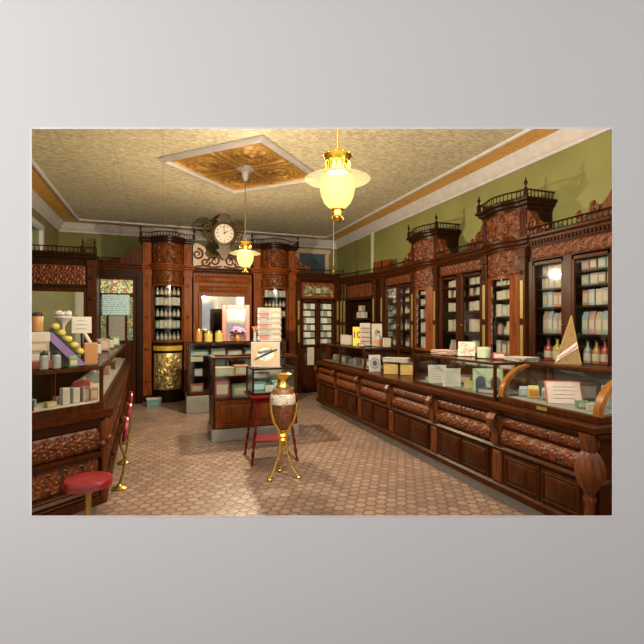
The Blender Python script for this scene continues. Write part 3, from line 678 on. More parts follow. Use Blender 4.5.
# back right cabinet with racks of cards behind its two doors
r = thing('wall_cabinet', 'back wall cabinet with stained glass panel and racks of white cards', 'cabinet', (2.83, YF, 0), 0, 'glazed wall cabinets'); w = 1.06
mb = MB(); mb.box(0, w, 0, .4, 0, 1.05); mb.box(0, .03, 0, .4, 1.05, 2.64); mb.box(w-.03, w, 0, .4, 1.05, 2.64); mb.box(0, w, .36, .4, 1.05, 2.64); mb.box(0, w, 0, .4, 2.12, 2.64); mb.build('carcass', 'wood_dark', r)
pilaster(r, .0, .11, .02, 2.62, 0, 'wood_mid', True); pilaster(r, w-.11, w, .02, 2.62, 0, 'wood_mid', True)
mb = MB(); mb.box(.13, w-.13, -.02, .0, 2.16, 2.52, .004); sp = mb.build('panel_frame', 'wood_red', r)
mb = MB(); mb.box(.17, w-.17, -.026, -.02, 2.21, 2.46); mb.build('stained_glass', 'stained_panel', sp)
plain('tracery_green', (.20, .25, .12), .4); plain('tracery_cream', (.46, .40, .26), .4)
mb = MB()
for s_ in (-1, 1):
    for fx, fz, rr in ((.10, .0, .075), (.25, .02, .06), (.33, -.03, .04)): mb.tube([(x, -.03, z) for x, _, z in spiral(w/2+s_*fx, 2.335+fz, rr, 1.3, PI/2, s_, 0)], [.015-.0003*i for i in range(23)], 5)
mb.build('leaf_tracery', 'tracery_green', sp, True)
mb = MB()
for a_ in range(6): mb.ball(w/2+.04*math.cos(a_*PI/3), -.03, 2.335+.04*math.sin(a_*PI/3), .024, 8, 1, .5, 1)
for s_ in (-1, 1): mb.ball(w/2+s_*.19, -.03, 2.39, .02, 8, 1, .5, 1); mb.ball(w/2+s_*.30, -.03, 2.29, .018, 8, 1, .5, 1)
mb.build('flower_tracery', 'tracery_cream', sp, True)
for i in range(2):
    a, b = .12+i*(w-.24)/2, .12+(i+1)*(w-.24)/2
    mb = MB(); s = .05
    mb.box(a, a+s, -.02, .02, 1.05, 2.12, .004); mb.box(b-s, b, -.02, .02, 1.05, 2.12, .004); mb.box(a, b, -.02, .02, 1.05, 1.09, .004); mb.box(a, b, -.02, .02, 2.07, 2.12, .004)
    d = mb.build('door', 'wood_mid', r); mb = MB(); mb.box(a+s, b-s, 0, .004, 1.09, 2.07); mb.build('pane', 'pane_glass', d)
    mb = MB(); panel_door(mb, a, b-.005, .12, 1.0, -.02); mb.build('cupboard_door', 'wood_mid', r, True)
for i in range(6): mb = MB(); mb.box(.03, w-.03, .03, .36, 1.085+i*.163, 1.10+i*.163); mb.build('shelf', 'wood_dark', r)
mb = MB(); mb.sweep([(0, 0), (w, 0)], [(d, 2.60+z) for d, z in CORN]); mb.box(0, w, 0, .4, 2.6, 2.72); mb.build('cornice', 'wood_mid', r)
mb = MB(); gallery(mb, [(.0, -.05), (w, -.05)], 2.72, .09); mb.build('gallery_rail', 'wood_dark', r)

# door with stained glass at back left
r = thing('door_surround', 'carved wooden surround with sloping crest around the stained glass door', 'door surround', (-1.30, 9.35, 0)); w = .90
mb = MB(); mb.box(0, .10, 0, .2, 0, 2.62, .006); mb.box(w-.09, w+.02, 0, .2, 0, 2.62, .006); mb.box(.1, w-.09, .003, .2, 2.48, 2.66); mb.build('frame', 'wood_dark', r)
mb = MB(); mb.sweep([(0, 0), (w, 0)], [(d*.8, 2.62+z) for d, z in CORN]); mb.prism([(.0, 2.72), (w, 2.72), (w, 3.14), (w*.86, 3.02), (w*.76, 3.0), (w*.62, 2.88), (w*.3, 2.80), (0, 2.84)], .03, .12); mb.build('crest', 'wood_mid', r)
mb = MB(); gallery(mb, [(0, -.02), (w*.6, -.02)], 2.74, .10); mb.build('gallery_rail', 'wood_dark', r)
d = mb = MB(); mb.box(.10, .17, .05, .1, 0, 2.48, .004); mb.box(w-.16, w-.09, .05, .1, 0, 2.48, .004); mb.box(.17, w-.16, .053, .1, 2.10, 2.17); mb.box(.17, w-.16, .053, .1, 2.43, 2.48); mb.box(.17, w-.16, .053, .1, 0, 1.25)
mb.box(.27, .31, .054, .1, 1.25, 2.10); mb.box(w-.30, w-.26, .054, .1, 1.25, 2.10)
d = mb.build('door_1', 'wood_mid'); d.location = (-1.30, 9.35, 0); d['kind'] = 'structure'
for nm, a, b, c, e_, mt in (('transom_pane', .17, w-.16, 2.17, 2.43, 'stained_transom'), ('side_pane', .17, .27, 1.25, 2.10, 'stained_side'), ('side_pane', w-.26, w-.16, 1.25, 2.10, 'stained_side')):
    mb = MB(); mb.box(a, b, .07, .078, c, e_); mb.build(nm, mt, d)
mb = MB(); mb.box(.31, w-.30, .07, .078, 1.25, 2.10); mb.build('screen_pane', printed('screen_print', (.26, .25, .22), (.05, .05, .045), 10, 60, .6) and 'screen_print', d)
mb = MB(); mb.M = Matrix.Translation((-1.30+.20, 9.38, 1.74)); mb.box(0, .48, 0, .008, 0, .40); tag(mb.build('notice', 'print_blue'), 'pale blue printed notice hung on the stained glass door', 'notice')

# back bar at the far left
r = thing('back_bar', 'dark carved back bar with mirror behind the left counter', 'cabinet', (-2.22, 8.2, 0)); w = 1.16
mb = MB(); mb.box(0, w, .1, .45, 0, 2.66); mb.box(0, w, -.2, .1, 0, .95); mb.box(-.0, w, -.24, .1, .95, 1.0); mb.build('carcass', 'wood_dark', r)
pilaster(r, w-.14, w, 1.0, 2.64, .1, 'wood_mid', False); pilaster(r, .02, .16, 1.0, 2.64, .1, 'wood_mid', False)
mb = MB(); relief(mb, w-.34, 2.22, 2.54, .02, w/2, .09, seed=2, rep=5, nx=120, ny=44); mb.build('carved_frieze', 'wood_carved', r, True)
mb = MB(); mb.box(.2, w-.18, .085, .099, 1.02, 2.10); mb.build('mirror_glass', 'mirror', r)
mb = MB(); mb.box(.17, .21, .06, .1, 1.0, 2.16, .005); mb.box(w-.19, w-.15, .06, .1, 1.0, 2.16, .005); mb.box(.21, w-.19, .063, .1, 2.1, 2.16, .005); mb.build('mirror_frame', 'wood_mid', r)
mb = MB(); mb.sweep([(0, .1), (w, .1)], [(d, 2.62+z) for d, z in CORN]); mb.box(0, w, .1, .45, 2.66, 2.74); mb.build('cornice', 'wood_dark', r)
mb = MB(); gallery(mb, [(0, .05), (w, .05)], 2.74, .10); mb.build('gallery_rail', 'wood_dark', r)
for x in (w-.20, w-.02):
    mb = MB(); mb.box(x-.03, x+.03, .02, .08, 2.74, 2.86, .004); mb.lathe(FIN, 10, x, .05, 2.86); mb.build('finial', 'wood_dark', r, True)

# ------------------------------------------------------------------ right counter: far end Y=7.82, near end Y=2.18
Y0, Y1 = 7.82, 2.14
r = thing('shop_counter', 'long carved dark red-brown counter running along the right side', 'counter', (2.74, Y0, 0), RZ); L = Y0-Y1
mb = MB(); mb.box(.02, L-.02, .05, .62, 0, .12); mb.build('plinth', 'marble', r)
mb = MB(); mb.box(0, L, 0, .62, .12, .82); mb.build('body', 'wood_long', r)
mb = MB(); mb.box(-.03, L+.03, -.08, .66, .82, .88, .012); mb.sweep([(0, .62), (0, 0), (L, 0), (L, .62)], [(0, .77), (.02, .77), (.05, .80), (.06, .82), (0, .82)]); mb.build('worktop', 'wood_long', r)
mb = MB(); mb.sweep([(0, .62), (0, 0), (L, 0), (L, .62)], [(0, .12), (.03, .12), (.03, .17), (.01, .19), (0, .19)]); mb.sweep([(0, .62), (0, 0), (L, 0), (L, .62)], [(0, .47), (.02, .47), (.035, .495), (.02, .515), (0, .52)]); mb.build('moldings', 'wood_mid', r)
nb = 6; bw = L/nb
for i in range(nb):
    x0, x1 = i*bw+.09, (i+1)*bw-.09
    for j in range(2):
        a = x0+j*(x1-x0)/2; b = a+(x1-x0)/2-.015; mb = MB(); panel_door(mb, a, b, .20, .46, -.012, .02, .035); mb.build('panel', 'wood_mid', r, True)
    mb = MB(); relief(mb, x1-x0+.04, .525, .66, .014, (x0+x1)/2, -.004, seed=i, rep=6, nx=120, ny=20, lean=.03); mb.build('carved_band', 'wood_carved', r, True)
    mb = MB(); relief(mb, x1-x0+.04, .685, .77, .012, (x0+x1)/2, -.012, seed=i+2, rep=6, nx=80, ny=10, lean=.012); mb.build('carved_band', 'wood_carved', r, True)
for i in range(nb+1):
    x = min(max(i*bw, .06), L-.06); mb = MB()
    if i < nb:
        mb.box(x-.055, x+.055, -.02, .02, .19, .80, .006)
        # leaf corbel with volute
        prof = [(-.02, .50), (-.045, .54), (-.04, .60), (-.06, .66), (-.095, .70), (-.10, .75), (-.07, .79), (-.02, .80)]
        rings = [[(x+w_, y, z) for w_ in (-.045, -.015, .015, .045)] for y, z in prof]
        mb.loft([[(a, y-(.012 if 0 < k_ < 3 else 0), z) for k_, (a, y, z) in enumerate(rg)] for rg in rings], False)
        mb.ball(x, -.075, .735, .035, 8, 1.3, 1, 1); mb.ball(x, -.03, .525, .02, 8, 1.3, 1, 1)
        mb.box(x-.045, x+.045, -.03, .02, .20, .46, .008); mb.build('corbel', 'wood_carved', r, True)
    else:
        mb.lathe([(.05, 0), (.05, .10), (.03, .12), (.03, .14)], 16, x+.02, -.04); mb.gadroon([(a*.8, b) for a, b in [(.04, .13), (.045, .2), (.035, .34), (.05, .38), (.035, .40), (.045, .43), (.085, .48), (.105, .54), (.11, .58), (.10, .63), (.075, .68), (.055, .70), (.07, .74), (.08, .82)]], 9, .10, x+.02, -.04); mb.build('turned_column', 'wood_carved', r, True)

# glass cases on the counter
def show_case(label, loc, rz, w, d, h, group='glass cases on the right counter', post=.022, mat='wood_mid', mid=None, shelf=None):
    r = thing('display_case', label, 'display case', loc, rz, group)
    mb = MB(); mb.box(0, w, 0, d, 0, .025, .004); mb.build('base', mat, r)
    mb = MB(); mb.box(post+.01, w-post-.01, post+.01, d-post-.01, .0245, .0258); mb.build('paper_lining', 'case_lining', r)
    mb = MB()
    for x in (0, w-post):
        for y in (0, d-post): mb.box(x, x+post, y, y+post, .025, h-post)
    mb.box(0, w, 0, post, h-post, h, .003); mb.box(0, w, d-post, d, h-post, h, .003); mb.box(0, post, post, d-post, h-post, h); mb.box(w-post, w, post, d-post, h-post, h)
    if mid: 
        for m_ in mid: mb.box(m_, m_+post, 0, post, .025, h-post)
    mb.build('frame', mat, r)
    for nm, a in (('front_pane', (post, w-post, .006, .010, .025, h-post)), ('end_pane', (.006, .010, post, d-post, .025, h-post)), ('end_pane', (w-.010, w-.006, post, d-post, .025, h-post)), ('top_pane', (post, w-post, post, d-post, h-.010, h-.006))):
        mb = MB(); mb.box(*a); mb.build(nm, 'case_glass', r)
    if shelf:
        for z in shelf: mb = MB(); mb.box(post, w-post, d*.5, d-.03, z, z+.008); mb.build('glass_shelf', 'case_glass', r)
    return r
CZ = .88
show_case('long low glass case at the far end of the right counter', (2.75, 7.74, CZ), RZ, 1.92, .58, .33, mid=(.95,), shelf=(.17,))
show_case('glass case with two white price cards on the right counter', (2.75, 4.50, CZ), RZ, 1.36, .60, .335, shelf=(.235,))
# curved-front case
r = thing('display_case', 'curved-front glass case with golden wood ribs nearest on the right counter', 'display case', (2.75, 3.10, CZ), RZ, 'glass cases on the right counter'); w = .95
arc = [(.34*(1-math.cos(t*PI/2/10)), .05+.275*math.sin(t*PI/2/10)) for t in range(11)]
mb = MB(); mb.box(0, w, 0, .6, 0, .05, .006); mb.build('base', 'wood_mid', r)
for x in (0, w-.05):
    mb = MB()
    ro = [[(x, y, z), (x+.05, y, z), (x+.05, y+.035, z-.02), (x, y+.035, z-.02)] for y, z in arc] + [[(x, .6, .325), (x+.05, .6, .325), (x+.05, .6, .29), (x, .6, .29)]]
    mb.loft(ro, True, True, True); mb.box(x, x+.05, .56, .6, .05, .3); mb.build('curved_rib', 'golden_oak' if 'golden_oak' in MATS else (wood('golden_oak', (.10, .034, .007), (.24, .085, .018), .25) and 'golden_oak'), r, True)
mb = MB(); mb.loft([[(.05, y+.012, z-.006), (w-.05, y+.012, z-.006)] for y, z in arc], False); mb.build('curved_pane', 'case_glass', r, True)
mb = MB(); mb.box(0, w, .30, .6, .315, .34, .004); mb.build('top_board', 'wood_mid', r)
mb = MB(); mb.box(.05, w-.05, .585, .595, .05, .3); mb.build('back_board', 'case_lining', r)
mb = MB(); mb.box(.06, w-.06, .04, .58, .0495, .0512); mb.build('paper_lining', 'case_lining', r)
for x in (.02, w-.026):
    mb = MB(); mb.prism([(0, 0)]+[(y+.02, z-.02) for y, z in arc]+[(.56, .3), (.56, .05)], 0, .005); mb.M = None
    o = mb.build('end_pane', 'case_glass', r); o.rotation_euler = (0, 0, PI/2); o.location = (x, 0, 0)
mb = MB(); mb.box(w/2-.05, w/2+.05, -.008, 0, .012, .038); mb.build('maker_plate', 'gilt_strip', r)

# ------------------------------------------------------------------ left counter with cranked front
C = Vector((-.45, 3.95)); A = Vector((-1.55, 3.05)); B = Vector((-.63, 8.95))
def offs(pl, d):
    """polyline moved d to the LEFT side of A->C->B (away from the shop floor)"""
    out = []
    for i, p in enumerate(pl):
        a = pl[max(i-1, 0)]; b = pl[min(i+1, len(pl)-1)]
        d1 = (p-a) if (p-a).length > 0 else (b-p); d2 = (b-p) if (b-p).length > 0 else (p-a)
        d1 = d1.normalized(); d2 = d2.normalized()
        n1 = Vector((-d1.y, d1.x)); n2 = Vector((-d2.y, d2.x)); m = (n1+n2).normalized(); out.append(p+m*d/max(.3, m.dot(n1)))
    return out
PL = [A, C, B]
def band(mb, d0, d1, z0, z1):
    a = offs(PL, d0); b = offs(PL, d1)
    q = [tuple(p) for p in a]+[tuple(p) for p in reversed(b)]
    # split into two convex slabs
    mb.slab([tuple(a[0]), tuple(a[1]), tuple(b[1]), tuple(b[0])], z0, z1); mb.slab([tuple(a[1]), tuple(a[2]), tuple(b[2]), tuple(b[1])], z0, z1)
r = thing('soda_counter', 'carved dark counter with angled front end along the left side', 'counter', (0, 0, 0))
mb = MB(); band(mb, .06, .36, 0, .12); mb.build('plinth', 'marble', r)
mb = MB(); band(mb, .02, .38, .12, .82); mb.build('body', 'wood_long', r)
mb = MB(); band(mb, -.07, .41, .82, .88); mb.sweep([tuple(p) for p in PL], [(0-.02, .74), (.01, .74), (.045, .80), (.05, .82), (-.02, .82)]); mb.build('worktop', 'wood_long', r)
mb = MB(); mb.sweep([tuple(p) for p in PL], [(-.03, .12), (.02, .12), (.02, .18), (-.03, .2)]); mb.sweep([tuple(p) for p in PL], [(-.03, .50), (.02, .50), (.03, .53), (-.03, .55)]); mb.build('moldings', 'wood_mid', r)
def along(P0, P1, a0, a1, fn, off=0):
    d = (P1-P0); Lg = d.length; d = d/Lg; ang_ = math.atan2(d.y, d.x)
    mb = MB(); mb.M = Matrix.Translation((P0.x, P0.y, 0)) @ Matrix.Rotation(ang_, 4, 'Z'); fn(mb, a0*Lg, a1*Lg); return mb
for (P0, P1, n) in ((A, C, 2), (C, B, 6)):
    for i in range(n):
        a0, a1 = (i+.06)/n, (i+.94)/n
        along(P0, P1, a0, a1, lambda m, x0, x1: relief(m, x1-x0, .56, .73, .014, (x0+x1)/2, .0, seed=3, rep=6, nx=130, ny=30, lean=.015)).build('carved_band', 'wood_carved', r, True)
        along(P0, P1, a0, a1, lambda m, x0, x1: relief(m, x1-x0, .30, .49, .014, (x0+x1)/2, .012, seed=5, rep=5, nx=120, ny=34)).build('carved_band', 'wood_carved', r, True)
        along(P0, P1, a0, a1, lambda m, x0, x1: panel_door(m, x0, x1, .19, .29, .0, .02, .02)).build('panel', 'wood_mid', r, True)
    m = along(P0, P1, 0, 1, lambda m, x0, x1: None)
for P in (C,):
    mb = MB(); mb.lathe([(a*.5, b) for a, b in [(.05, .12), (.07, .2), (.05, .3), (.05, .45), (.07, .5), (.08, .6), (.11, .68), (.12, .76), (.1, .82)]], 14, P.x, P.y)
    for k_ in range(5): mb.ball(P.x+.035*math.cos(k_*1.3-1.8), P.y+.035*math.sin(k_*1.3-1.8), .60+.04*k_, .03, 8)
    mb.build('corner_bracket', 'wood_carved', r, True)
# its glass case follows the crank
r = thing('display_case', 'dark-framed glass case following the bend of the left counter', 'display case', (0, 0, 0))
T = .34; z0 = .88; E = offs(PL, .02); Fb = offs(PL, .385); FC = [E[0], E[1], E[2]]
mb = MB(); band(mb, .0, .40, z0, z0+.05); mb.build('base', 'wood_mid', r)
mb = MB(); band(mb, .03, .375, z0+.049, z0+.0515); plain('lining', (.40, .36, .31), .7); mb.build('paper_lining', 'lining', r)
mb = MB()
for p in (E[0], E[1], E[2], Fb[0], Fb[1], Fb[2]): mb.box(p.x-.014, p.x+.014, p.y-.014, p.y+.014, z0+.05, z0+T-.025)
for q in (E, Fb): mb.sweep([tuple(p) for p in q], [(-.014, z0+T-.028), (.014, z0+T-.028), (.014, z0+T), (-.014, z0+T)])
for i in (0, 2): mb.tube([(E[i].x, E[i].y, z0+T-.014), (Fb[i].x, Fb[i].y, z0+T-.014)], .014, 4)
mb.build('frame', 'wood_mid', r)
for i in range(2):
    a, b = E[i], E[i+1]; mb = MB(); mb.add([(a.x, a.y, z0+.05), (b.x, b.y, z0+.05), (b.x, b.y, z0+T-.02), (a.x, a.y, z0+T-.02)], [(0, 1, 2, 3)]); mb.build('front_pane', 'case_glass', r)
    c, d = Fb[i+1], Fb[i]; mb = MB(); mb.add([(a.x, a.y, z0+T-.008), (b.x, b.y, z0+T-.008), (c.x, c.y, z0+T-.008), (d.x, d.y, z0+T-.008)], [(0, 1, 2, 3)]); mb.build('top_pane', 'case_glass', r)

# ------------------------------------------------------------------ centre floor cases
def floor_case(label, loc, rz, w, d, base, z_p, z_t, shelves, panels=True):
    r = thing('floor_showcase', label, 'display case', loc, rz, 'showcases in the middle of the floor')
    mb = MB(); mb.box(-.02, w+.02, -.02, d+.02, 0, base, .006); mb.build('stone_base', 'marble', r)
    mb = MB(); mb.box(0, w, 0, d, base, z_p)
    p = .03
    for x in (0, w-p):
        for y in (0, d-p): mb.box(x, x+p, y, y+p, z_p, z_t-.03)
    mb.build('cabinet', 'wood_mid', r)
    if panels:
        mb = MB(); panel_door(mb, .03, w-.03, base+.02, z_p-.02, -.012, .02, .05); mb.build('panel', 'wood_red', r, True)
    mb = MB(); mb.box(-.015, w+.015, -.015, .05, z_t-.03, z_t, .005); mb.box(-.015, w+.015, d-.05, d+.015, z_t-.03, z_t, .005); mb.box(-.015, .05, .05, d-.05, z_t-.03, z_t); mb.box(w-.05, w+.015, .05, d-.05, z_t-.03, z_t); mb.build('top_frame', 'wood_mid', r)
    for nm, a in (('front_pane', (p, w-p, .006, .01, z_p, z_t-.03)), ('end_pane', (.006, .01, p, d-p, z_p, z_t-.03)), ('end_pane', (w-.01, w-.006, p, d-p, z_p, z_t-.03)), ('top_pane', (.05, w-.05, .05, d-.05, z_t-.015, z_t-.01))):
        mb = MB(); mb.box(*a); mb.build(nm, 'case_glass', r)
    mb = MB(); mb.box(p, w-p, d-.03, d-.015, z_p, z_t-.03); mb.build('back_board', 'wood_dark', r)
    for z in shelves: mb = MB(); mb.box(p, w-p, .06, d-.04, z, z+.01); mb.build('glass_shelf', 'case_glass', r)
    return r
floor_case('wooden showcase on stone base in the centre of the tiled floor', (.62, 5.98, 0), 0, 1.16, .55, .16, .56, 1.12, (.84,))
floor_case('taller glass showcase with shelves standing behind the centre showcase', (.40, 8.05, 0), 0, 1.78, .55, .30, .34, 1.24, (.62, .88), False)
# red turned-leg table with glass box
r = thing('side_table', 'small red table with four splayed turned legs in front of the showcase', 'table', (1.18, 5.06, 0))
mb = MB(); mb.box(-.27, .27, -.24, .24, .73, .765, .008); mb.build('table_top', 'wood_stool_red', r)
mb = MB(); mb.box(-.22, .22, -.19, .19, .67, .73); mb.build('apron', 'wood_stool_red', r)
for sx in (-1, 1):
    for sy in (-1, 1):
        n = 26; pts = []; rs = []
        for i in range(n+1):
            t = i/n; pts.append((sx*(.17+.09*t), sy*(.15+.07*t), .72-.72*t)); rs.append(.010+.013*abs(math.sin(t*PI*6.5))**1.5*(1-.25*t))
        mb = MB(); mb.tube(pts, rs, 8); mb.build('leg', 'wood_stool_red', r, True)
mb = MB(); mb.box(-.20, .20, -.16, .16, .22, .235, .004); mb.build('lower_shelf', 'red_leather', r)
r2 = show_case('small dark-framed glass box standing on the red turned-leg table', (.93, 4.86, .766), 0, .50, .40, .30, None, .02, 'wood_dark', shelf=(.14,))
# vase on golden tripod
r = thing('tripod_stand', 'tall golden tripod stand with curved legs holding the painted vase', 'stand', (1.15, 4.38, 0))
for k_ in range(3):
    a = math.radians(-155+120*k_); c, s = math.cos(a), math.sin(a)
    pts = [(.17*c, .17*s, .012), (.11*c, .11*s, .10), (.055*c, .055*s, .24), (.03*c, .03*s, .40), (.06*c, .06*s, .50), (.115*c, .115*s, .58), (.145*c, .145*s, .68), (.15*c, .15*s, .745), (.16*c, .16*s, .765)]
    mb = MB(); mb.tube(pts, [.016, .011, .011, .014, .016, .017, .015, .012, .009], 8); mb.ball(.17*c, .17*s, .014, .022, 8, 1.4, 1.4, .6); mb.build('leg', 'gold', r, True)
mb = MB(); mb.lathe([(.03, .36), (.045, .38), (.03, .40), (.045, .42), (.03, .44)], 14); mb.lathe([(.01, .475), (.05, .478), (.055, .488), (.0, .492)], 14); mb.tube([(.02, 0, .44), (.0, 0, .48)], .02, 8); mb.build('collar', 'gold', r, True)
r = thing('vase', 'dark painted vase with gold neck held in the golden tripod', 'vase', (1.15, 4.38, .494))
mb = MB(); mb.lathe([(.045, 0), (.06, .01), (.085, .08), (.112, .17), (.128, .27), (.125, .34), (.10, .40), (.065, .425)], 28); mb.build('body', 'vase_paint', r, True)
mb = MB(); mb.lathe([(.066, .42), (.075, .428), (.06, .445), (.052, .48), (.06, .52), (.085, .55), (.09, .556), (.075, .55), (.05, .52)], 24)
mb.build('gold_neck', 'gold', r, True)
mb = MB(); mb.lathe([(.126, .255), (.1295, .28), (.1285, .31), (.1265, .335), (.118, .36)], 28, cap=False); mb.M = None
o = mb.build('painted_band', picture('vase_flowers', [(.03, .06, .03), (.16, .20, .12), (.55, .52, .46), (.50, .40, .34), (.20, .03, .04)], 30) and 'vase_flowers', r, True); o.scale = (1.015, 1.015, 1)

# ------------------------------------------------------------------ stools along the left counter
def stool(x, y, zs, label, rad=.14):
    r = thing('stool', label, 'stool', (x, y, 0), 0, 'red stools at the left counter')
    mb = MB(); mb.lathe([(.02, zs-.05), (rad*.9, zs-.05), (rad, zs-.03), (rad, zs-.012), (rad*.93, zs), (rad*.5, zs+.006), (.0, zs+.004)], 28); mb.build('seat', 'red_leather', r, True)
    mb = MB(); mb.lathe([(rad*1.01, zs-.045), (rad*1.02, zs-.035), (rad*1.01, zs-.025)], 28, cap=False); mb.build('seat_rim', 'red_leather', r, True)
    mb = MB(); mb.lathe([(.02, .05), (.02, .3), (.03, .32), (.018, .36), (.016, zs-.10), (.05, zs-.05)], 12); mb.build('post', 'brass', r, True)
    for k_ in range(4):
        a = PI/4+k_*PI/2; c, s = math.cos(a), math.sin(a)
        mb = MB(); mb.tube([(.02*c, .02*s, .36), (.08*c, .08*s, .33), (.10*c, .10*s, .20), (.13*c, .13*s, .06), (.17*c, .17*s, .012)], [.012, .012, .011, .012, .016], 7); mb.build('leg', 'brass', r, True)
    return r
stool(-.417, 2.914, .648, 'round red leather stool nearest the front at the left counter', .132)
# swing-out stools hanging from the counter face: folded red seats on curved brass arms
def swing(yy, label, lean):
    d = (B-C).normalized(); p = C+d*yy; nrm = Vector((d.y, -d.x)); q = p+nrm*.085
    r = thing('folding_stool', label, 'stool', (q.x, q.y, 0), math.atan2(d.y, d.x), 'red stools at the left counter')
    mb = MB(); mb.lathe([(.07, 0), (.07, .012), (.03, .03), (.02, .05)], 14); mb.build('foot', 'brass', r, True)
    mb = MB(); mb.tube([(0, 0, .03), (.0, -.03, .15), (.03, -.05, .28), (.0, -.01, .40), (-.03, .0, .5), (0, -.03, .60), (0, -.04, .68)], [.016, .011, .012, .012, .011, .011, .012], 8); mb.build('curved_arm', 'brass', r, True)
    mb = MB(); mb.M = Matrix.Translation((0, -.05, .56)) @ Matrix.Rotation(PI/2+math.radians(lean), 4, 'X'); mb.lathe([(.02, -.02), (.11, -.02), (.122, 0), (.115, .018), (.0, .022)], 24); mb.build('seat', 'red_leather', r, True)
    return r
swing(.62, 'folded red seat on curved brass arm, nearest of the counter-mounted stools', 6)
swing(1.45, 'folded red seat on curved brass arm, second of the counter-mounted stools', 10)
swing(2.35, 'folded red seat on curved brass arm, farthest of the counter-mounted stools', 4)

# ------------------------------------------------------------------ goods
CACHE = {}
def mesh_of(kind, color, lab='print_label'):
    key = (kind, color, lab)
    if key in CACHE: return CACHE[key]
    mb = MB()
    if kind in ('carton', 'box'):
        mb.box(-.5, .5, -.5, .5, 0, 1, .035); mb.k = 1; mb.box(-.36, .36, -.515, -.49, .2, .8); mats = ['pack_'+color, lab]
    elif kind == 'packet':
        rings = [[(-.5, -.4, 0), (.5, -.4, 0), (.5, .4, 0), (-.5, .4, 0)], [(-.5, -.5, .1), (.5, -.5, .1), (.5, .5, .1), (-.5, .5, .1)], [(-.49, -.5, .75), (.49, -.5, .75), (.49, .5, .75), (-.49, .5, .75)],
                 [(-.46, -.2, .93), (.46, -.2, .93), (.46, .2, .93), (-.46, .2, .93)], [(-.44, -.1, 1), (.44, -.1, 1), (.44, .1, 1), (-.44, .1, 1)]]
        mb.loft(rings, True, True, True); mb.k = 1; mb.box(-.38, .38, -.52, -.48, .22, .62); mats = ['pack_'+color, lab]
    elif kind == 'bottle':
        mb.lathe([(.44, 0), (.5, .03), (.5, .52), (.46, .6), (.2, .72), (.16, .76), (.16, .90)], 14); mb.k = 1
        mb.lathe([(.505, .12), (.512, .14), (.512, .42), (.505, .44)], 14, cap=False); mb.k = 2; mb.lathe([(.17, .89), (.24, .91), (.24, .97), (.12, 1)], 10); mats = ['glassware_'+color, lab, 'black']
    elif kind == 'flask':
        mb.lathe([(.44, 0), (.5, .03), (.5, .52), (.46, .6), (.2, .72), (.16, .76), (.16, .90), (.2, .91), (.2, .93)], 18); mats = ['glassware_'+color]
    elif kind == 'jar':
        mb.lathe([(.42, 0), (.5, .05), (.5, .68), (.42, .76), (.4, .78)], 16); mb.k = 1; mb.lathe([(.44, .77), (.46, .8), (.44, .88), (.2, .93), (.08, .95), (.1, 1), (.0, 1.02)], 16)
        mats = ['glassware_'+color, 'gold' if color in ('yellow', 'amber') else 'iron']
    elif kind == 'card':
        mb.box(-.5, .5, -.5, .5, 0, 1); mats = [color]
    CACHE[key] = mb.build(kind, mats, mesh_only=True, smooth=kind in ('bottle', 'jar', 'flask')); return CACHE[key]
def put(kind, color, loc, rz, w, d, h, label, cat=None, group=None, tilt=0, lab='print_label', name=None):
    o = bpy.data.objects.new(name or kind, mesh_of(kind, color, lab)); COL.objects.link(o)
    o.location = loc; o.rotation_euler = (tilt, 0, rz); o.scale = (w, d, h)
    return tag(o, label, cat or kind, group)
ORD = ['first', 'second', 'third', 'fourth', 'fifth', 'sixth', 'seventh', 'eighth', 'ninth', 'tenth']
SHN = ['bottom', 'second', 'third', 'fourth', 'top', 'sixth']
def row(loc, rz, x0, x1, y, z, items, hmax, where, shelf, fill=.94, jitter=.12, depth=None):
    """items: list of (kind, colour); set out side by side along a shelf. local x to the right as seen from the front"""
    Mx = Matrix.Translation(loc) @ Matrix.Rotation(rz, 4, 'Z'); n = len(items); cw = (x1-x0)/n
    for i, (kd, c) in enumerate(items):
        if c is None: continue
        h = hmax*(1-random.random()*jitter)
        w = cw*fill*(.9 if kd in ('bottle', 'flask', 'jar') else 1); d = depth or (w if kd in ('bottle', 'flask', 'jar') else min(.12, cw*.9))
        if kd in ('bottle', 'flask', 'jar'): w = d = min(w, h*.42 if kd != 'jar' else h*.8)
        p = Mx @ Vector((x0+(i+.5)*cw, y + random.uniform(0, .012), z+.001))
        word = {'carton': 'carton', 'packet': 'packet', 'bottle': 'bottle', 'jar': 'jar', 'flask': 'bottle'}[kd]
        lb = f"{c} {word}, {ORD[i]} from left, {shelf} shelf, {where}"
        o = put(kd, c, p, rz + random.uniform(-.06, .06), w, d, h, lb, word, f"{word}s in the {where}", name=word)
        if kd == 'flask':
            m = bpy.data.objects.new('label_band', band_mesh); COL.objects.link(m); m.parent = o
            m = bpy.data.objects.new('stopper', stopper_mesh); COL.objects.link(m); m.parent = o
mb = MB(); mb.lathe([(.505, .14), (.515, .15), (.515, .42), (.505, .43)], 18, cap=False); band_mesh = mb.build('label_band', 'print_label', mesh_only=True, smooth=True)
mb = MB(); mb.lathe([(.14, .92), (.22, .94), (.26, .98), (.2, 1.03), (.0, 1.05)], 12); stopper_mesh = mb.build('stopper', 'black', mesh_only=True, smooth=True)
K = {'p': 'packet', 'c': 'carton', 'b': 'bottle', 'j': 'jar', 'f': 'flask'}
def parse(s): return [(K[t.split(':')[0]], t.split(':')[1]) if t != '-' else ('carton', None) for t in s.split(', ')]
HS = [.27, .265, .185, .125, .125]
near_l = ['f:red, f:yellow, f:brown', 'p:buff, p:grey, p:grey, p:pink, p:lilac', 'c:pale blue, c:pale blue, c:orange, c:orange, c:grey', 'c:cream, c:grey, c:cream, c:buff', 'c:grey, c:lilac, c:cream, c:yellow, c:cream']
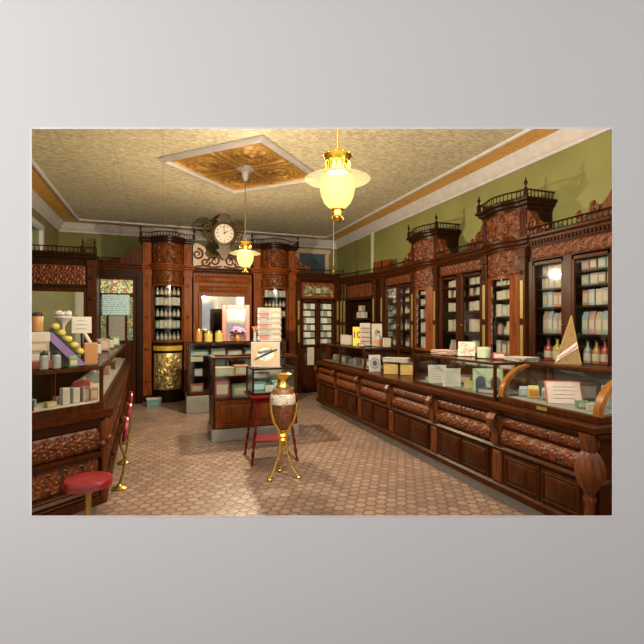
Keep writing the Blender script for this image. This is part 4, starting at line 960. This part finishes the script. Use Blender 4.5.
near_r = ['f:grey, f:amber, f:red, f:buff', 'p:pale blue, p:pink, p:buff, p:pale blue, p:pale blue', 'c:orange, c:pale blue, c:cream, c:grey, c:grey', 'c:grey, c:grey, c:brown, c:grey', 'c:pink, c:brown, c:teal, c:pale blue']
Ln = (XF, 4.20, 0)
for i in range(5):
    row(Ln, RZ, .10, .47, .13, SHELVES[i], parse(near_l[i]), HS[i], 'nearest right cabinet, left pane', SHN[i])
    row(Ln, RZ, .63, 1.02, .13, SHELVES[i], parse(near_r[i]), HS[i], 'nearest right cabinet, right pane', SHN[i])
TS = [1.15, 1.42, 1.66, 1.88, 2.06]; TH = [.2, .19, .17, .13, .09]
t2 = ['c:grey, c:brown, c:grey', 'j:pink, b:grey, c:cream', 'c:white, c:grey, c:white', 'c:white, c:cream, c:buff', 'c:cream, c:green, c:pale blue']
t1 = ['c:grey, c:white, c:pale blue', 'c:cream, c:pink, c:cream', 'c:white, j:red, c:cream', 'c:cream, c:brown, c:white', 'c:pink, c:cream, c:white']
for i in range(5):
    row((XF-.02, 4.61, 0), RZ, -.155, .155, .05, TS[i], parse(t2[i]), TH[i], 'nearer right turret', SHN[i])
    row((XF-.02, 6.47, 0), RZ, -.14, .14, .05, TS[i], parse(t1[i]), TH[i], 'farther right turret', SHN[i])
pal = ['white', 'cream', 'grey', 'white', 'pale blue', 'cream', 'white', 'buff', 'grey', 'pink']
def rnd(kind, n, cols): return [(kind, random.choice(cols)) for _ in range(n)]
HM = [.20, .19, .15, .12, .12]
for i in range(5):
    for a, b, nm in ((.09, .44, 'left'), (.60, .98, 'right')):
        it = rnd('carton', 5, pal[:8]) if i else [('bottle', 'grey'), ('carton', 'pale blue'), ('carton', 'grey'), ('bottle', 'navy'), ('jar', 'grey')]
        if i == 3: it[1] = ('jar', 'red')
        row((XF, 6.06, 0), RZ, a, b, .13, SHELVES[i], it, HM[i], f'middle right cabinet, {nm} pane', SHN[i])
    for a, b, nm in ((.10, .46, 'left'), (.58, .95, 'right')):
        it = rnd('bottle', 5, ['navy', 'black', 'grey', 'teal', 'brown'])
        if i in (2, 4): it = rnd('bottle', 5, ['navy', 'black', 'yellow', 'buff'])
        row((XF, 7.92, 0), RZ, a, b, .13, SHELVES[i], it, [.26, .25, .19, .135, .13][i], f'far right cabinet, {nm} pane', SHN[i])
for i in range(5):
    row((.09, YF, 0), 0, -.24, .24, -.02, SH_B[i], rnd('bottle' if i in (0, 2, 4) else 'carton', 6, ['grey', 'white', 'pale blue', 'teal', 'cream', 'pink', 'buff']), [.19, .18, .19, .17, .18][i], 'back left turret', SHN[i])
    if i > 1: row((2.34, YF, 0), 0, -.24, .24, -.02, SH_B[i], rnd('carton' if i != 3 else 'bottle', 6, ['grey', 'white', 'pale blue', 'red', 'cream', 'brown']), .17, 'back right turret', SHN[i])
# doorway shelf boxes
for i, (dx, dz, c) in enumerate(((0, 0, 'cream'), (.13, 0, 'white'), (.06, .14, 'buff'))):
    put('carton', c, (4.02+dx*.25, 8.73-dx, 1.70+dz), ang, .12, .1, .13, ['left cream carton on small shelf in the dark doorway section', 'right white carton on small shelf in the dark doorway section', 'buff carton stacked on two others in the dark doorway section'][i], 'carton', 'cartons in the doorway section')
mb = MB(); mb.box(-.05, .36, -.07, .12, 1.66, 1.70, .004); o = tag(mb.build('wall_shelf', 'wood_mid'), 'small wooden shelf bracket holding cartons in the dark doorway section', 'shelf'); o.location = (3.99, 8.80, 0); o.rotation_euler = (0, 0, ang)
# photograph cards racked behind the two doors of the back right cabinet
for s_ in range(6):
    for dr in range(2):
        for q in range(3):
            x = 2.83+.12+dr*.41+.05+.052+q*.103
            put('card', 'print_postcard' if (s_+q+dr) % 3 else 'photo_grey', (x, YF+.08, 1.102+s_*.163), random.uniform(-.05, .05), .098, .006, .125,
                f"white photo card, {ORD[q]} from left, {ORD[s_]} row up, {'right' if dr else 'left'} door of back card cabinet", 'card', 'photo cards in the back cabinet', name='photo_card')
for o in [o for o in COL.objects if o.name.startswith('photo_card')]: o.rotation_euler.x = -.12
# revolving postcard rack on the rear showcase
r = thing('postcard_rack', 'cream wire postcard rack standing in front of the back right turret', 'card rack', (1.93, 8.32, 1.24))
mb = MB(); mb.box(-.23, .23, .03, .05, .0, .64, .004); mb.box(-.2, .2, -.08, .12, 0, .015); mb.build('back_plate', 'molding_white', r)
for i in range(6):
    mb = MB(); mb.box(-.23, .23, -.02, .03, .02+i*.104, .028+i*.104); mb.tube([(-.23, -.02, .05+i*.104), (.23, -.02, .05+i*.104)], .004, 5); mb.build('card_ledge', 'molding_white', r)
mb = MB(); mb.box(-.008, .008, -.015, .03, .02, .64); mb.build('divider', 'molding_white', r)
cc = [(.32, .06, .08), (.42, .34, .26), (.20, .22, .20), (.45, .40, .34)]
for i, c in enumerate(cc): picture(f'postcard_{i}', [tuple(x*.5 for x in c), c, (.58, .54, .47)], 18)
for i in range(6):
    for j in range(2):
        put('card', f'postcard_{(i*2+j*3) % 4}', (1.93-.115+j*.23, 8.32, 1.27+i*.104), 0, .17, .006, .092, f"picture postcard, {ORD[i]} row up, {'right' if j else 'left'} column of cream postcard rack", 'postcard', 'postcards in the rack', name='postcard')

# hand-lettered strokes for cards too small to read
def strokes(parent, w, h, n, y, mat='black', z0=.15, seed=0, name='handwriting'):
    rr = random.Random(seed); mb = MB()
    for i in range(n):
        z = h*(1-z0-(i+.5)*(1-2*z0)/n); x = -w*.36+rr.random()*.06*w; end = w*(.15+.22*rr.random()); pts = []
        k_ = 0
        while x < end: pts.append((x, y, z+(.022*h if k_ % 2 else -.012*h)*(.5+rr.random()))); x += w*.028; k_ += 1
        mb.tube(pts, .0045*w+.0004, 4)
    return mb.build(name, mat, parent)
def sign_card(name, loc, rz, w, h, label, mat, n=4, tilt=-.16, cat='price card', border=None, group=None):
    r = thing(name, label, cat, loc, rz, group); r.rotation_euler = (tilt, 0, rz)
    mb = MB(); mb.box(-w/2, w/2, 0, .006, 0, h); mb.build('card', mat, r)
    if border: mb = MB(); mb.box(-w/2-.012, w/2+.012, .0062, .010, -.012+.012, h+.012); mb.build('card_border', border, r)
    if n: strokes(r, w, h, n, -.001, 'black', .14, len(label))
    return r
plain('card_white', (.40, .36, .32), .6); plain('card_pink', (.44, .34, .30), .6); plain('card_red', (.35, .05, .06), .6); plain('card_yellow', (.60, .43, .03), .6); plain('card_orange', (.40, .11, .015), .6); plain('numeral_ink', (.10, .02, .008), .6)
plain('pale_blue_oval', (.42, .50, .55), .5); plain('mint', (.36, .40, .26), .5); plain('purple', (.16, .10, .24), .6); plain('lemon', (.34, .29, .04), .5); plain('paper', (.40, .37, .33), .7)

# boxed advertising sign on top of the glass box
r = thing('advertising_sign', 'square pink and yellow picture sign standing on the small glass box', 'sign', (1.10, 4.97, 1.068), -.33)
mb = MB(); mb.box(-.165, .165, 0, .05, 0, .285, .004); mb.build('board', 'card_pink', r)
def oval(mb, a, b, zc, y, t=0): 
    n = 28; pts = [(a*math.cos(2*PI*i/n), zc+b*math.sin(2*PI*i/n)) for i in range(n)]; mb.prism(pts, y, y+.004)
mb = MB(); oval(mb, .135, .115, .145, -.003); mb.build('yellow_oval', printed('sign_yellow', (.45, .34, .12), (.45, .33, .12), 30, 30, .5) and 'sign_yellow', r)
mb = MB(); oval(mb, .10, .075, .145, -.006); mb.build('sky_oval', 'sign_sky', r)
mb = MB(); mb.tube([(-.12, -.01, .09), (0, -.014, .148), (.135, -.012, .205)], [.006, .010, .007], 6); mb.build('diagonal_stroke', 'black', r)
mb = MB()
pts = [(-.085+.17*i/26, -.012, .165+.03*i/26+.022*math.sin(i*1.9)) for i in range(27)]; mb.tube(pts, .004, 5); mb.build('script_lettering', 'pack_navy', r)
# glass box contents
put('box', 'black', (1.07, 5.16, .915), 0, .22, .12, .09, 'dark printed box on the glass shelf of the small table case', lab='print_news'); put('box', 'teal', (1.03, 5.06, .793), 0, .17, .14, .10, 'teal box lying at the bottom of the small table case', lab='print_blue')
put('box', 'teal', (1.28, 5.08, .793), 0, .17, .14, .10, 'second teal box behind vase in the small table case', lab='print_blue')
sign_card('price_card', (1.14, 4.93, .795), 0, .10, .07, 'small white card with dark handwriting inside the small table case', 'card_white', 2, -.1)
# centre showcase contents
for (x, y, z, w, d, h, c, lb, l_) in ((.78, 6.18, .852, .26, .2, .12, 'cream', 'cream box with orange top print on upper shelf of centre showcase', 'print_card'), (1.02, 6.20, .852, .20, .2, .14, 'orange', 'orange box on upper shelf of centre showcase', 'print_card'),
        (1.45, 6.25, .852, .30, .2, .10, 'grey', 'grey box on upper shelf at right of centre showcase', 'print_news'), (.76, 6.20, .562, .20, .18, .22, 'red', 'red striped packet at bottom left of centre showcase', 'print_card'), (1.0, 6.18, .562, .22, .2, .16, 'green', 'green and yellow box at bottom of centre showcase', 'print_label'),
        (1.5, 6.2, .562, .3, .2, .15, 'teal', 'teal carton low at right in the centre showcase', 'print_blue')):
    put('box', c, (x, y, z), random.uniform(-.1, .1), w, d, h, lb, 'box', 'boxes in the centre showcase', lab=l_)
# rear showcase contents
for (x, y, z, w, d, h, c, lb) in ((.62, 8.3, 1.0, .3, .2, .10, 'teal', 'teal box under the glass top at left of the rear showcase'), (.95, 8.3, 1.0, .26, .2, .12, 'grey', 'grey box under the glass top of the rear showcase'), (1.25, 8.3, 1.0, .26, .2, .09, 'pink', 'pink box under the glass top of the rear showcase'),
        (1.55, 8.3, 1.0, .26, .2, .12, 'brown', 'brown box under the glass top at right of the rear showcase'), (.56, 8.3, .892, .22, .2, .09, 'buff', 'buff tray on the second shelf of the rear showcase'), (.60, 8.3, .632, .14, .16, .12, 'lilac', 'lilac bundle on the middle shelf of the rear showcase'), (.58, 8.3, .342, .22, .2, .14, 'red', 'dark red box at bottom of the rear showcase')):
    if z == 1.0: z = .892+.10
    put('box', c, (x, y, z), random.uniform(-.1, .1), w, d, h, lb, 'box', 'boxes in the rear showcase', lab='print_news')
# on the rear showcase: small framed mirror, jars, flowers
r = thing('framed_mirror', 'reddish framed standing mirror on the rear showcase, behind pink flowers', 'mirror', (1.30, 8.42, 1.241)); r.rotation_euler = (-.06, 0, -.1)
mb = MB()
for a in ((-.26, -.17, 0, .70), (.17, .26, 0, .70)): mb.box(a[0], a[1], 0, .03, a[2], a[3], .008)
mb.box(-.17, .17, 0, .03, 0, .13, .008); mb.box(-.17, .17, 0, .03, .61, .70, .008); mb.build('frame', plain('frame_rose', (.24, .085, .06), .35) and 'frame_rose', r)
mb = MB(); mb.box(-.17, .17, .008, .014, .13, .61); mb.build('mirror_glass', 'mirror', r)
r = thing('flower_vase', 'small vase of pink flowers in front of the reddish framed mirror', 'flowers', (1.30, 8.22, 1.241))
mb = MB(); mb.lathe([(.03, 0), (.05, .02), (.055, .07), (.03, .12), (.035, .14)], 14); mb.build('vase', 'glassware_amber', r, True)
mb = MB()
for i in range(46):
    a = random.random()*2*PI; q = random.random(); rr_ = .115*math.sqrt(q); mb.ball(rr_*math.cos(a)*1.15, rr_*math.sin(a)*.8, .19+.07*(1-q)+random.uniform(-.03, .02), random.uniform(.022, .034), 6)
mb.build('blossoms', 'floral', r, True)
mb = MB()
for i in range(9):
    a = 2*PI*i/9; mb.tube([(0, 0, .12), (.05*math.cos(a), .04*math.sin(a), .17), (.10*math.cos(a), .08*math.sin(a), .16)], [.006, .012, .002], 5)
mb.build('leaves', 'pack_green', r, True)
for x, lb, kd, c, w, h in ((.60, 'tall amber jar at left end of the rear showcase top', 'jar', 'amber', .12, .26), (.77, 'yellow jar with gold lid beside the amber jar on rear showcase', 'jar', 'yellow', .15, .21), (.96, 'second yellow jar with gold lid, nearer the framed mirror', 'jar', 'yellow', .15, .22)):
    put(kd, c, (x, 8.22, 1.241), 0, w, w, h, lb, 'jar', 'lidded jars on the rear showcase')
r = thing('flower_vase', 'narrow glass vase of orange flowers right of the reddish framed mirror', 'flowers', (1.62, 8.22, 1.241))
mb = MB(); mb.lathe([(.03, 0), (.04, .02), (.025, .12), (.035, .18)], 12); mb.build('vase', 'glassware_white', r, True)
mb = MB()
for i in range(14): mb.ball(random.uniform(-.04, .04), random.uniform(-.03, .03), random.uniform(.18, .27), .02, 6)
mb.build('blossoms', 'pack_orange', r, True)
# teal book on the floor by the back left turret
r = thing('box', 'teal box with white lid on the floor by back left turret', 'box', (-.17, 9.05, .001), .1)
mb = MB(); mb.box(-.13, .13, -.07, .07, 0, .13, .004); mb.build('body', 'pack_teal', r); mb = MB(); mb.box(-.137, .137, -.076, .076, .125, .155, .004); mb.build('lid', 'pack_white', r)
# paper pad hung on back right cabinet
mb = MB(); mb.box(-.08, .08, 0, .015, 0, .40); o = tag(mb.build('paper_pad', 'paper'), 'white paper pad hanging low at the back, beyond the right counter', 'paper pad'); o.location = (3.16, YF-.065, .64)

# ---- on and in the right counter's cases
ZT = CZ+.331
def face(x, y): return math.atan2(x, y)*-1  # turn a card's face to the customer side
sign_card('yellow_sign', (2.98, 6.60, ZT), -.30, .12, .31, 'tall yellow card with dark numerals on the far glass case', 'card_yellow', 0, -.12, 'sign')
ys = [o for o in COL.objects if o.name == 'yellow_sign'][0]
tx = bpy.data.curves.new('numerals', 'FONT'); tx.body = '10'; tx.size = .15; tx.offset = .003; tx.align_x = 'CENTER'; tx.extrude = .001; tx.materials.append(MATS['numeral_ink'])
tmp = bpy.data.objects.new('numerals_curve', tx); COL.objects.link(tmp); bpy.context.view_layer.update(); me_ = bpy.data.meshes.new_from_object(tmp.evaluated_get(bpy.context.evaluated_depsgraph_get())); bpy.data.objects.remove(tmp); to = bpy.data.objects.new('numerals', me_); COL.objects.link(to); to.parent = ys; to.location = (0, -.002, .13); to.rotation_euler = (PI/2, 0, 0)
r = thing('card_rack', 'cream rack of small packets on the far glass case, right of yellow card', 'card rack', (3.10, 6.52, ZT), -.25)
mb = MB(); mb.box(-.085, .085, .02, .035, 0, .37); 
for i in range(5): mb.box(-.085, .085, -.03+.006*i, .02, .01+i*.07, .02+i*.07)
mb.build('rack', 'card_white', r)
for i in range(5): mb = MB(); mb.box(-.075, .075, -.015, .015, .022+i*.07, .066+i*.07); mb.build('packet', 'print_pink' if i % 2 else 'print_card', r)
sign_card('show_card', (3.265, 6.43, ZT), -.25, .17, .36, 'cream show card with gold emblem standing behind the blue and orange bottle', 'card_white', 0, -.06, 'sign')
sc_ = [o for o in COL.objects if o.name == 'show_card'][0]; mb = MB(); oval(mb, .04, .05, .22, -.004); mb.build('emblem', 'gilt_strip', sc_)
put('bottle', 'pale blue', (3.20, 6.25, ZT), 0, .10, .10, .24, 'pale blue bottle with orange label on the far glass case', 'bottle', lab='card_orange')
put('carton', 'cream', (3.24, 6.05, ZT), -.3, .11, .08, .14, 'cream carton near the end of the far glass case', 'carton')
put('box', 'brown', (2.95, 6.36, ZT), -.3, .12, .08, .05, 'low brown box in front of the cream rack on far glass case', 'box')
for i, (x, y, w, h, c, lb) in enumerate(((3.0, 7.15, .14, .17, 'grey', 'grey book-shaped box at far end of the far glass case'), (3.0, 6.98, .12, .16, 'buff', 'buff carton beside the grey box on the far glass case'), (3.05, 6.80, .10, .14, 'green', 'dark green carton behind the yellow card on the far glass case'))):
    put('box', c, (x, y, ZT), -.5, w, .08, h, lb, 'box', 'boxes on the far glass case', lab='print_news')
inner = [('box', 'cream', 7.45, 2.98), ('box', 'brown', 7.2, 3.0), ('box', 'grey', 6.95, 2.95), ('jar', 'grey', 6.72, 2.98), ('box', 'pink', 6.5, 2.96), ('box', 'buff', 6.25, 3.0), ('box', 'black', 6.02, 2.98)]
for i, (kd, c, y, x) in enumerate(inner):
    put(kd, c, (x, y, CZ+.027), RZ+random.uniform(-.2, .2), .17, .12 if kd == 'box' else .17, .11, f"{c} {kd}, {ORD[i]} from the far end inside the far glass case", kd, 'goods inside the far glass case', lab='print_card')
# emblem card and printed tins between the cases
r = sign_card('emblem_card', (2.86, 5.70, CZ+.001), -.2, .17, .24, 'white card with dark round emblem against the far glass case', 'card_white', 0, -.10, 'sign')
for a, m_, y_ in ((.068, 'pack_teal', -.003), (.052, 'card_white', -.005), (.036, 'pack_navy', -.007)):
    mb = MB(); oval(mb, a, a*1.15, .12, y_); mb.build('emblem_ring', m_, r)
for i, (x, y) in enumerate(((2.93, 5.36), (3.085, 5.185))):
    r = thing('printed_tin', ['gold printed tin nearer the far case, under a pile of papers', 'gold printed tin nearer the white cards, under a pile of papers'][i], 'tin', (x, y, CZ+.001), -.45, 'printed tins on the right counter')
    mb = MB(); mb.box(-.095, .095, -.07, .07, 0, .14, .006); mb.build('body', 'tin_litho', r); mb = MB(); mb.box(-.099, .099, -.074, .074, .14, .17, .006); mb.build('lid', 'pack_brown', r)
mb = MB()
for i in range(7):
    mb.M = Matrix.Translation((2.98, 5.29, CZ+.172+.008*i)) @ Matrix.Rotation(-.7+random.uniform(-.15, .15), 4, 'Z'); mb.box(-.17, .17, -.09, .09, 0, .006)
tag(mb.build('paper_pile', 'paper'), 'loose pile of white papers on the two printed tins', 'papers')
# glass case with two white cards
sign_card('price_card', (2.86, 4.16, CZ+.03), -.45, .20, .20, 'white handwritten price card at left in the two-card glass case', 'card_white', 5, -.25)
sign_card('price_card', (2.83, 3.86, CZ+.03), -.45, .18, .19, 'white handwritten price card at right in the two-card glass case', 'card_white', 6, -.2)
r = thing('advertising_card', 'pale yellow arched show card with two small portraits in the two-card case', 'sign', (2.95, 3.46, CZ+.03), -.5); r.rotation_euler = (-.1, 0, -.5)
mb = MB(); mb.box(-.14, .14, 0, .006, 0, .22); mb.build('card', 'mint', r)
for s in (-1, 1): mb = MB(); mb.prism([(s*.07-.045, .03), (s*.07+.045, .03), (s*.07+.045, .10)]+[(s*.07+.045*math.cos(t*PI/8), .10+.045*math.sin(t*PI/8)) for t in range(1, 8)]+[(s*.07-.045, .10)], -.004, -.001); mb.build('portrait', 'pack_navy' if s < 0 else 'pack_brown', r)
for i, (c, x, y, w, h, lb) in enumerate((('navy', 2.88, 3.38, .20, .05, 'long dark blue box at front right of the two-card glass case'), ('yellow', 2.90, 3.66, .10, .08, 'small yellow carton beside right price card in two-card case'), ('pink', 3.05, 4.32, .14, .05, 'low pink box at far end of the two-card glass case'), ('grey', 2.95, 4.42, .1, .04, 'low grey box in far corner of the two-card glass case'), ('brown', 3.1, 4.0, .2, .1, 'brown box behind the white price cards in their glass case'))):
    put('box', c, (x, y, CZ+.027), RZ+.5, w, .09, h, lb, 'box', 'boxes in the two-card glass case')
for i, (c, y) in enumerate((('grey', 4.2), ('white', 3.95), ('pale blue', 3.7), ('buff', 3.42))):
    put('box', c, (3.19, y, CZ+.244), RZ+.1, .18, .12, .05, f"{c} box, {ORD[i]} from far end on the glass shelf of the two-card case", 'box', 'boxes on the glass shelf of the two-card case')
ZT2 = CZ+.336
mb = MB()
for i in range(6):
    mb.M = Matrix.Translation((3.06, 4.27, ZT2+.008*i)) @ Matrix.Rotation(RZ+random.uniform(-.12, .12), 4, 'Z'); mb.box(-.17, .13, -.10, .10, 0, .007)
tag(mb.build('paper_pile', 'print_pink'), 'stack of pinkish papers at far end of the two-card glass case top', 'papers')
r = thing('picture_card', 'colourful picture card leaning back on the two-card glass case', 'sign', (3.10, 3.98, ZT2), -.45); r.rotation_euler = (-.5, 0, -.75)
mb = MB(); mb.box(-.09, .09, 0, .008, 0, .17); mb.build('card', picture('picture_mix', [(.10, .05, .04), (.42, .18, .14), (.50, .42, .34), (.16, .22, .14)], 20) and 'picture_mix', r); mb = MB(); mb.M = Matrix.Rotation(.95, 4, 'X'); mb.box(-.02, .02, .005, .010, 0, .001); mb.M = None; mb.prism([(-.03, .01), (.03, .01), (.02, .10)], .008, .012); mb.build('easel_strut', 'paper', r)
r = thing('round_box', 'pale green round box on the two-card glass case top', 'box', (3.10, 3.70, ZT2)); mb = MB(); mb.lathe([(.062, 0), (.066, .01), (.066, .08), (.06, .085)], 20); mb.build('body', 'mint', r, True); mb = MB(); mb.lathe([(.07, .075), (.07, .10), (.05, .108), (0, .11)], 20); mb.build('lid', 'mint', r, True)
put('box', 'red', (3.14, 3.52, ZT2), RZ+.7, .12, .07, .06, 'small dark red box behind the round pale green box', 'box')
mb = MB()
for i in range(5):
    mb.M = Matrix.Translation((3.17, 3.27, ZT2+.007*i)) @ Matrix.Rotation(RZ+random.uniform(-.25, .25), 4, 'Z'); mb.box(-.12, .12, -.10, .10, 0, .006)
tag(mb.build('newspaper_pile', 'print_news'), 'pile of grey newspapers where the two nearest cases meet', 'newspapers')
# curved case contents
sign_card('price_card', (2.96, 2.60, CZ+.055), -.55, .245, .175, 'pink-edged white handwritten card inside the curved-front glass case', 'card_pink', 4, -.42, border='card_red')
put('packet', 'yellow', (2.93, 2.89, CZ+.052), -.6, .085, .05, .11, 'yellow packet with orange print at far end of curved case', 'packet', lab='card_orange'); put('packet', 'pale blue', (2.93, 2.99, CZ+.052), -.6, .08, .05, .09, 'pale blue packet in far corner of curved case', 'packet')
put('packet', 'pale blue', (2.98, 2.80, CZ+.052), -.6, .07, .05, .10, 'pale blue packet between yellow packet and pink-edged card', 'packet')
for i, (x, y, c) in enumerate(((2.93, 2.43, 'green'), (2.97, 2.34, 'teal'), (2.90, 2.31, 'cream'))):
    put('box', c, (x, y, CZ+.052), -.6, .085, .06, .055, ['green packet box right of pink-edged card in curved case', 'teal packet box near the right rib of curved case', 'cream packet box at front near right rib of curved case'][i], 'box', 'packet boxes in the curved case', lab='print_label')
put('box', 'brown', (3.22, 2.66, CZ+.052), -.5, .20, .12, .16, 'large brown box behind the pink-edged card in curved case', 'box', lab='print_news'); put('box', 'black', (3.16, 2.93, CZ+.052), -.5, .18, .12, .13, 'black box at far end behind packets in curved case', 'box', lab='pack_black')
put('box', 'grey', (3.19, 2.36, CZ+.052), -.5, .16, .12, .16, 'grey box behind right rib in curved case', 'box', lab='print_news')
# three-sided pyramid sign on the curved case
r = thing('pyramid_sign', 'tall orange and green pyramid sign with pink diagonal banner on curved case', 'sign', (3.22, 2.80, CZ+.341), -.55)
a = .115; H_ = .41; p0, p1, p2, ap = (-a, -.03, 0), (.075, -.07, 0), (a, .06, 0), (.03, .02, H_)
picture('sign_orange', [(.05, .03, .008), (.16, .065, .010), (.14, .10, .022), (.10, .03, .008)], 26); picture('sign_green', [(.07, .08, .02), (.16, .13, .03), (.05, .07, .02)], 26)
mb = MB(); mb.add([p0, p1, p2, ap], [(2, 1, 0), (0, 1, 3), (2, 0, 3)]); mb.k = 1; mb.add([p1, p2, ap], [(0, 1, 2)]); mb.build('board', ['sign_orange', 'sign_green'], r)
def onface(s, t): # point on the front face
    q = Vector(p0).lerp(Vector(p1), s); return q.lerp(Vector(ap), t) + Vector((-.012, -.046, .0)).normalized()*.004
mb = MB(); q = [onface(.0, .04), onface(.0, .17), onface(1, .46), onface(1, .33)]; q2 = [x+Vector((0, -.003, 0)) for x in q]; mb.add([tuple(x) for x in q+q2], [(0, 1, 2, 3), (7, 6, 5, 4), (0, 4, 5, 1), (1, 5, 6, 2), (2, 6, 7, 3), (3, 7, 4, 0)]); mb.build('diagonal_banner', 'card_pink', r)
mb = MB(); mb.tube([tuple(onface(s_/14, .105+.29*s_/14+(.025 if s_ % 2 else -.025))+Vector((0, -.005, 0))) for s_ in range(1, 14)], .0035, 4); mb.build('banner_lettering', 'card_red', r)
for t0 in (.02,): mb = MB(); mb.tube([p0, ap], .004, 5); mb.tube([p1, ap], .004, 5); mb.tube([p2, ap], .004, 5); mb.build('gold_edge', 'gilt_strip', r)

# ---- on and in the left counter's case
ZL = .88+.341
def onL(t, n, z=ZL): return (C.x+t*.774-n*.633, C.y+t*.633+n*.774, z)
F0 = onL(-.17, .24)
r = thing('fruit_display', 'purple-edged slanting tray of yellow lemons on the left glass case', 'fruit display', F0, .25)
mb = MB(); mb.prism([(-.115, 0), (.115, 0), (.115, .05), (-.10, .30), (-.115, .30)], 0, .11); mb.build('tray', 'black', r)
mb = MB(); mb.prism([(-.135, .235), (-.10, .275), (.125, .025), (.125, 0), (.065, 0)], -.02, -.002); mb.build('purple_edge', 'purple', r)
for i in range(5):
    t = i/4; mb = MB(); mb.ball(0, 0, 0, .030, 12, 1.15, 1, 1); zx = -.085+.175*t; zz = .05+.25*(.115-zx)/.215+.032
    o = tag(mb.build('lemon', 'lemon', None, True), f"yellow lemon, {ORD[i]} from the top of purple-edged tray", 'lemon', 'lemons on the slanting tray'); o.location = Matrix.Translation(F0) @ Matrix.Rotation(.25, 4, 'Z') @ Vector((zx+.012, .05, zz)); o.rotation_euler = (0, 0, .5)
put('box', 'orange', onL(.03, .24), .3, .10, .09, .18, 'orange carton beside the lemon tray on left glass case', 'carton', lab='pack_amber', name='carton')
for i, (t, n) in enumerate(((-.42, .08), (-.33, .08))): put('jar', 'grey', onL(t, n), 0, .06, .06, .14, ['grey-white jar with dark lid farther left on left glass case', 'grey-white jar with dark lid nearer the lemon tray'][i], 'jar', 'pale jars on the left case')
put('box', 'red', onL(-.38, .26), .45, .22, .13, .05, 'low dark red box under the stack of white boxes at far left', 'box', lab='pack_red')
for i in range(3): put('box', ['grey', 'buff', 'white'][i], onL(-.38, .26, ZL+.051+.075*i), .4+random.uniform(-.1, .1), .15, .11, .074, f"{['grey lowest', 'buff middle', 'white topmost'][i]} box of the stack under the orange-brown canister", 'box', 'stacked boxes on the left case', lab='print_label')
r = thing('canister', 'orange-brown canister on top of the box stack at far left', 'canister', onL(-.38, .26, ZL+.277)); mb = MB(); mb.lathe([(.038, 0), (.042, .01), (.042, .12), (.038, .125)], 20); mb.build('body', 'pack_amber', r, True); mb = MB(); mb.lathe([(.045, .12), (.045, .14), (.02, .15), (0, .151)], 20); mb.build('lid', 'iron', r, True)
r = thing('cake_stand', 'white dish of blossoms on a tall foot behind the lemon tray', 'dish', onL(-.13, .355)); mb = MB(); mb.lathe([(.045, 0), (.04, .015), (.015, .04), (.012, .32), (.03, .35), (.07, .39), (.07, .40), (0, .375)], 20); mb.build('stand', 'molding_white', r, True)
mb = MB()
for i in range(22): a_ = random.random()*2*PI; q = .055*math.sqrt(random.random()); mb.ball(q*math.cos(a_), q*math.sin(a_), .41+.02*random.random(), .02, 6)
mb.build('blossoms', 'paper', r, True)
p_ = onL(.02, .345, ZL+.26); sign_card('show_card', p_, .25, .15, .14, 'grey handwritten card propped behind the orange carton', 'paper', 3, -.05, 'sign')
cs = [o for o in COL.objects if o.name.startswith('show_card.')][-1]; mb = MB(); mb.box(-.008, .008, .008, .018, -.255, .10); mb.box(-.05, .05, -.02, .04, -.258, -.248); mb.build('prop', 'wood_dark', cs)
r = thing('parasol', 'furled pale parasol leaning at the end of left case goods', 'parasol', (-.66, 4.55, ZL))
mb = MB(); mb.tube([(.10, 0, .004), (-.10, .06, .42)], .007, 6); mb.build('shaft', 'wood_mid', r); mb = MB(); mb.tube([(.085, .005, .04), (.06, .012, .09), (-.05, .045, .30), (-.08, .055, .36)], [.007, .022, .015, .007], 8); mb.build('furled_cover', 'paper', r, True)
put('packet', 'green', onL(-.2, .09), .4, .06, .05, .09, 'green packet at foot of the purple-edged tray', 'packet')
zi = .88+.052
put('box', 'teal', (-1.055, 3.82, zi), .68, .30, .13, .06, 'flat pale teal box inside left glass case', 'box', lab='print_blue')
r = thing('tray', 'red-brown folding tray standing inside left glass case', 'tray', (-1.00, 3.63, zi), .68); mb = MB(); mb.box(-.13, .13, -.05, .05, .06, .075, .003); mb.build('top', 'wood_stool_red', r); 
for s in (-1, 1): mb = MB(); mb.box(s*.12-.008, s*.12+.008, -.045, .045, 0, .06); mb.build('leg', 'wood_stool_red', r)
for i, (x, y, c, w, h) in enumerate(((-.72, 3.90, 'white', .055, .13), (-.66, 3.96, 'white', .055, .12), (-.60, 4.01, 'pink', .055, .12), (-.55, 4.07, 'orange', .07, .10), (-.80, 3.82, 'yellow', .07, .04), (-.76, 4.02, 'pink', .12, .05))):
    put('carton', c, (x, y, zi), .7, w, .05, h, f"{c} carton, {ORD[i]} of the small cartons inside the bend of left case" if i not in (0, 1) else ['white carton left of a twin inside the bend of left case', 'white carton right of its twin inside the bend of left case'][i], 'carton', 'small cartons inside the left case')
for i in range(5): put('box', ['red', 'grey', 'pink', 'brown', 'cream'][i], (-.70, 4.6+.75*i, zi), PI/2, .2, .14, .10, f"{['red', 'grey', 'pink', 'brown', 'cream'][i]} box, {ORD[i]} along the long side inside the left case", 'box', 'boxes along the inside of the left case')
for i in range(5): put('jar' if i % 2 else 'box', ['grey', 'white', 'pink', 'cream', 'green'][i], (-.74, 4.95+.7*i, ZL), .3, .14, .14, .15, f"{['grey box', 'white jar', 'pink box', 'cream jar', 'green box'][i]} standing on the long side of left glass case", 'jar' if i % 2 else 'box', 'goods along the left case top')
